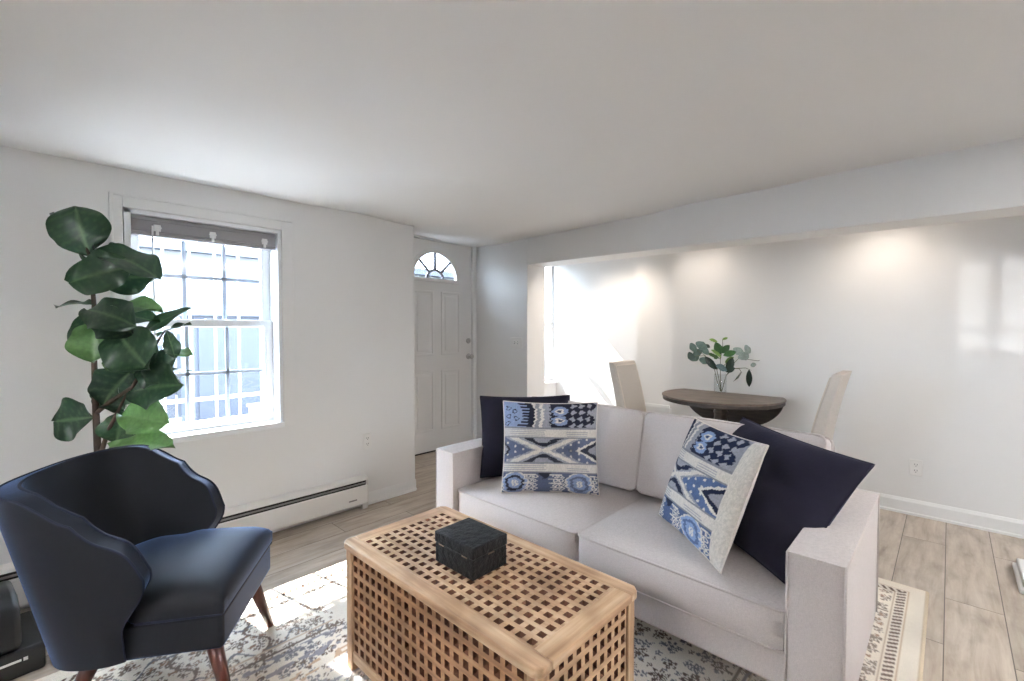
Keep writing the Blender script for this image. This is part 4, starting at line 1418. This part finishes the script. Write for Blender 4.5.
dining_chair('beige upholstered dining chair left of the table, before the sunroom', (3.78, 1.86, 0), 0.0)
dining_chair('beige upholstered dining chair right of the table, beside the sofa end', (3.86, 0.86, 0), PI)

# ------------------------------------------------------------------ vase and greenery
VX, VY = 4.06, 1.41
vz = thing('glass_vase', 'clear glass vase of greenery on the round dining table', 'vase', (VX, VY, TZ))
MB().lathe([(0.0, 0.0), (0.046, 0.0), (0.05, 0.004), (0.05, 0.165), (0.047, 0.165), (0.046, 0.014), (0.0, 0.012)], 32, cap=False).build('vase_body', M['vase_glass'], vz, smooth=True)
V_ = 0.001367
def SP(x, y, d=0.0):
    return RV * ((x - 365) * V_) + ZV * ((450 - y) * V_) + FV * d
def sprig(label, stems, blades, grp=None):
    t = thing('leafy_branch', label, 'branch', (VX, VY, TZ), 0, grp)
    m2 = MB()
    for s in stems:
        m2.tube([SP(*q) for q in s], [0.0032] + [0.0026] * (len(s) - 2) + [0.0014], 6)
    m2.build('stem', M['stem'], t, smooth=True)
    a = new_acc()
    for i, (b, tp, wd, fc, cc, lob) in enumerate(blades):
        o = a['n']
        fig_leaf(a, SP(*b), SP(*tp), wd * 1.4, fc, tone=0.5, seed=i, cup=0.04, bend=0.05, wav=0.01, lobed=False, n=(9, 7))
        for k in range(o, a['n']):
            a['c'][k] = np.array(cc) * (0.9 + 0.2 * hashn(np.array(float(k % 7)), np.array(float(i)), 1.0))
    leaf_mesh('foliage', a, M['leaf'], t)
EU = L3(96, 116, 108); EL = L3(150, 164, 156); GR = L3(52, 92, 46); GL = L3(120, 152, 74); DK = L3(34, 50, 40)
def disc(x, y, d, r, c, ang=0):
    r = r * 1.15
    t = math.radians(ang)
    return ((x - r * math.cos(t), y + r * math.sin(t), d), (x + r * math.cos(t), y - r * math.sin(t), d), 2 * r * V_ * 1.02, tw + RV * 0.2 * math.sin(x) + ZV * 0.4, c, False)
sprig('round-leaved grey-green branch leaning left out of the vase', [[(368, 436, 0), (345, 370, 0), (320, 290, -0.02), (262, 215, -0.03), (200, 172, -0.02)], [(262, 215, -0.03), (215, 215, -0.03), (165, 225, -0.02)]],
      [disc(188, 166, -0.02, 20, EU, 20), disc(236, 152, -0.03, 23, EU, 60), disc(214, 196, -0.02, 21, EU * 0.8, 110), disc(174, 222, -0.03, 20, EU * 0.6, 200), disc(248, 244, -0.05, 20, EU, 250),
       disc(266, 186, -0.01, 18, EU * 1.1, 40), disc(208, 232, -0.01, 16, EU * 0.7, 300), disc(284, 156, 0.0, 10, DK, 50)])
sprig('glossy green leafed branch standing upright in the vase', [[(372, 440, 0), (366, 330, 0), (364, 240, 0), (356, 160, 0), (325, 122, 0)], [(364, 240, 0), (378, 150, 0), (376, 118, 0), (405, 106, 0)], [(366, 300, 0), (405, 250, -0.02), (420, 230, -0.02)]],
      [((345, 130, 0), (292, 116, 0), 0.030, ZV + tw, GL, False), ((374, 118, 0), (410, 104, 0), 0.018, ZV + tw, GL, False), ((352, 210, -0.03), (322, 130, -0.03), 0.05, tw, GR, False),
       ((358, 225, -0.04), (288, 178, -0.05), 0.036, tw + ZV, GL * 0.8, False), ((365, 200, 0), (420, 150, 0), 0.042, tw, GR * 0.8, False), ((372, 215, -0.03), (444, 190, -0.05), 0.042, tw + ZV * 0.6, GR, False),
       ((360, 235, 0), (278, 200, 0.02), 0.03, tw + ZV, GR, False), ((385, 258, -0.02), (440, 222, -0.02), 0.03, tw, GL * 0.6, False), ((362, 190, 0.02), (390, 160, 0.02), 0.04, tw, GR * 0.7, False), ((350, 215, 0.02), (330, 235, 0.02), 0.03, tw, GR, False),
       ((392, 318, -0.03), (430, 226, -0.03), 0.05, tw, DK * 1.1, False), ((445, 290, -0.03), (385, 312, -0.03), 0.035, tw, DK, False)])
sprig('dark long-leafed branch low at the vase rim', [[(372, 436, 0), (350, 360, -0.02), (330, 300, -0.04), (295, 270, -0.05), (262, 232, -0.05)]],
      [((250, 218, -0.05), (318, 298, -0.06), 0.042, tw, DK, False), ((318, 272, -0.05), (386, 306, -0.06), 0.05, tw + ZV * 0.8, L3(88, 110, 116), False), ((335, 300, -0.04), (300, 255, -0.02), 0.025, tw, DK * 1.2, False)])
sprig('pale grey-green branch arching right with drooping tips', [[(376, 436, 0), (398, 350, 0), (432, 275, -0.01), (470, 232, -0.02), (545, 240, -0.02), (590, 247, -0.02), (622, 236, -0.02)], [(400, 340, 0), (440, 295, -0.02), (475, 296, -0.02), (490, 318, -0.02), (470, 352, -0.02), (440, 374, -0.02)], [(440, 295, -0.02), (510, 290, -0.03), (548, 305, -0.03)]],
      [disc(468, 188, -0.02, 22, EL, 60), disc(524, 176, -0.02, 18, EL * 0.75, 20), disc(490, 220, -0.03, 20, EL * 0.8, 100), disc(516, 216, -0.01, 21, EL * 0.7, 330), disc(560, 272, -0.02, 13, EL * 0.8, 280),
       ((612, 242, -0.02), (626, 232, -0.02), 0.012, tw, DK, False), ((532, 298, -0.03), (534, 408, -0.03), 0.034, tw - RV * 0.5, DK, False), ((486, 312, -0.02), (438, 376, -0.02), 0.014, tw + RV, DK, False)])

# ------------------------------------------------------------------ recessed downlights over the dining table
def downlight(label, x, y, power):
    t = thing('recessed_downlight', label, 'ceiling light', (x, y, 2.16), 0, 'recessed downlights over the dining table')
    MB().lathe([(0.045, 0.0), (0.07, -0.002), (0.072, -0.008), (0.05, -0.006), (0.045, 0.0)], 24, cap=False).build('trim_ring', M['trim'], t, smooth=True)
    MB().lathe([(0.0, -0.001), (0.045, -0.001), (0.045, -0.003), (0.0, -0.003)], 24, cap=False).build('lens', M['lamp'], t)
    ld = bpy.data.lights.new('downlight_beam', 'SPOT')
    ld.energy = power
    ld.color = (1.0, 0.86, 0.72)
    ld.spot_size = math.radians(150)
    ld.spot_blend = 0.8
    ld.shadow_soft_size = 0.04
    l = bpy.data.objects.new('downlight_beam', ld)
    C.objects.link(l)
    l.parent = t
    l.location = (0, 0, -0.012)
downlight('round recessed downlight in the dining ceiling over the right chair', 3.895, 0.34, 8.0)
downlight('round recessed downlight in the dining ceiling by the niche corner', 3.91, 1.62, 6.0)
downlight('round downlight added unseen in the sunroom ceiling as fill light', 4.08, 2.6, 24.0)  # extra lamp added to brighten the niche and sunroom walls

# torchiere fill lamps added behind the viewer, throwing their light at the ceiling
def uplight(label, x, y, power):
    t = thing('fill_lamp', label, 'fill lamp', (x, y, 0), 0, 'torchiere fill lamps added behind the viewer')
    MB().lathe([(0.0, 0.0), (0.14, 0.0), (0.14, 0.015), (0.02, 0.03), (0.0, 0.03)], 28).build('base', M['nickel'], t, smooth=True)
    MB().tube([(0, 0, 0.02), (0, 0, 1.62)], 0.012, 12).build('pole', M['nickel'], t, smooth=True)
    MB().lathe([(0.02, 1.60), (0.09, 1.63), (0.16, 1.71), (0.155, 1.712), (0.085, 1.64), (0.02, 1.612)], 32, cap=False).build('lamp_shade', M['trim'], t, smooth=True)
    ld = bpy.data.lights.new('fill_bulb', 'SPOT')
    ld.energy = power
    ld.spot_size = math.radians(112)
    ld.spot_blend = 1.0
    ld.shadow_soft_size = 0.09
    ld.color = (0.97, 0.98, 1.0)
    l = bpy.data.objects.new('fill_bulb', ld)
    C.objects.link(l)
    l.parent = t
    l.location = (0, 0, 1.70)
    l.rotation_euler = (PI, 0, 0)
uplight('nickel torchiere lamp added out of view in the rear corner as fill light', -1.7, 0.9, 650)
uplight('nickel torchiere lamp added out of view by the near wall as fill light', 1.7, -1.9, 950)
uplight('nickel torchiere lamp added out of view by the dining wall as fill light', 2.9, -1.6, 150)

# ------------------------------------------------------------------ outside the window
struct(MB().box(-14, 22, 3.40, 30, -0.25, -0.12).build('ground', M['asphalt']))
g = thing('window_guard', 'white iron security grille outside the living room window', 'grille', (0, 3.43, 0))
for x in (0.30, 0.44, 0.575, 0.71, 0.845, 0.98, 1.115, 1.25):
    MB().tube([(x, 0, 0.60), (x, 0, 2.02)], 0.007, 6).build('upright', M['guard'], g, smooth=True)
for z in (0.66, 0.86, 1.42, 1.96):
    MB().box(0.28, 1.27, -0.005, 0.005, z - 0.011, z + 0.011).build('crossbar', M['guard'], g)
for x in (0.30, 1.25):
    for z in (0.66, 1.96):
        MB().box(x - 0.008, x + 0.008, -0.07, 0.0, z - 0.008, z + 0.008).build('bracket', M['guard'], g)
for x in (0.44, 0.71, 0.98):
    for z in (0.86, 1.42):
        MB().lathe([(0, -0.012), (0.016, -0.008), (0.02, 0), (0.016, 0.008), (0, 0.012)], 10, (x, -0.006, z)).build('rosette', M['guard'], g, smooth=True)

bd = thing('neighbour_building', 'pale stucco building across the alley seen through the window', 'building', (5.0, 13, -0.12))
MB().box(-14, 9, 0, 4, 0, 3.2).build('wall', M['facade'], bd)
MB().box(-14.2, 9.2, -0.25, 4.2, 3.2, 3.4).build('roof', M['ash'], bd)
for x in (-3.6, -1.2, 1.4):
    fr = MB().box(x - 0.55, x + 0.55, -0.06, 0.02, 1.6, 3.0).build('window', M['vinyl'], bd)
    MB().box(x - 0.47, x + 0.47, -0.08, -0.05, 1.68, 2.92).build('pane', M['ash'], fr)
sh_ = thing('garden_shed', 'blue-grey boarded shed outside the window behind the grille', 'shed', (2.02, 7.4, -0.12))
MB().box(-0.45, 0.5, 0, 0.8, 0, 1.62).build('wall', M['blue_board'], sh_)
MB().prism([(-0.55, 1.60), (0.6, 1.60), (0.6, 1.72), (-0.55, 1.66)], 'y', -0.08, 0.9).build('roof', M['ash'], sh_)
MB().box(-0.40, 0.40, -0.02, 0.0, 0.1, 1.45).build('door', M['blue_board'], sh_)
fn = thing('board_fence', 'weathered grey board fence outside the lower window sash', 'fence', (1.1, 8.6, -0.12))
mb = MB()
for k in range(16):
    if k % 3 != 2:
        mb.box(-1.2 + k * 0.17, -1.2 + k * 0.17 + 0.14, 0, 0.025, 0.05, 1.35 + 0.03 * (k % 2))
mb.build('boards', M['ash'], fn)
MB().box(-1.2, 1.5, 0.03, 0.07, 0.4, 0.48).box(-1.2, 1.5, 0.03, 0.07, 1.1, 1.18).build('rails', M['ash'], fn)
bn = thing('planter_box', 'tan wooden planter box outside below the window', 'planter', (2.25, 6.3, -0.12))
MB().box(-0.3, 0.3, -0.2, 0.2, 0, 0.42).build('box', M['tan_box'], bn, bevel=0.01)
MB().box(-0.32, 0.32, -0.22, 0.22, 0.42, 0.46).build('rim', M['tan_box'], bn, bevel=0.01)
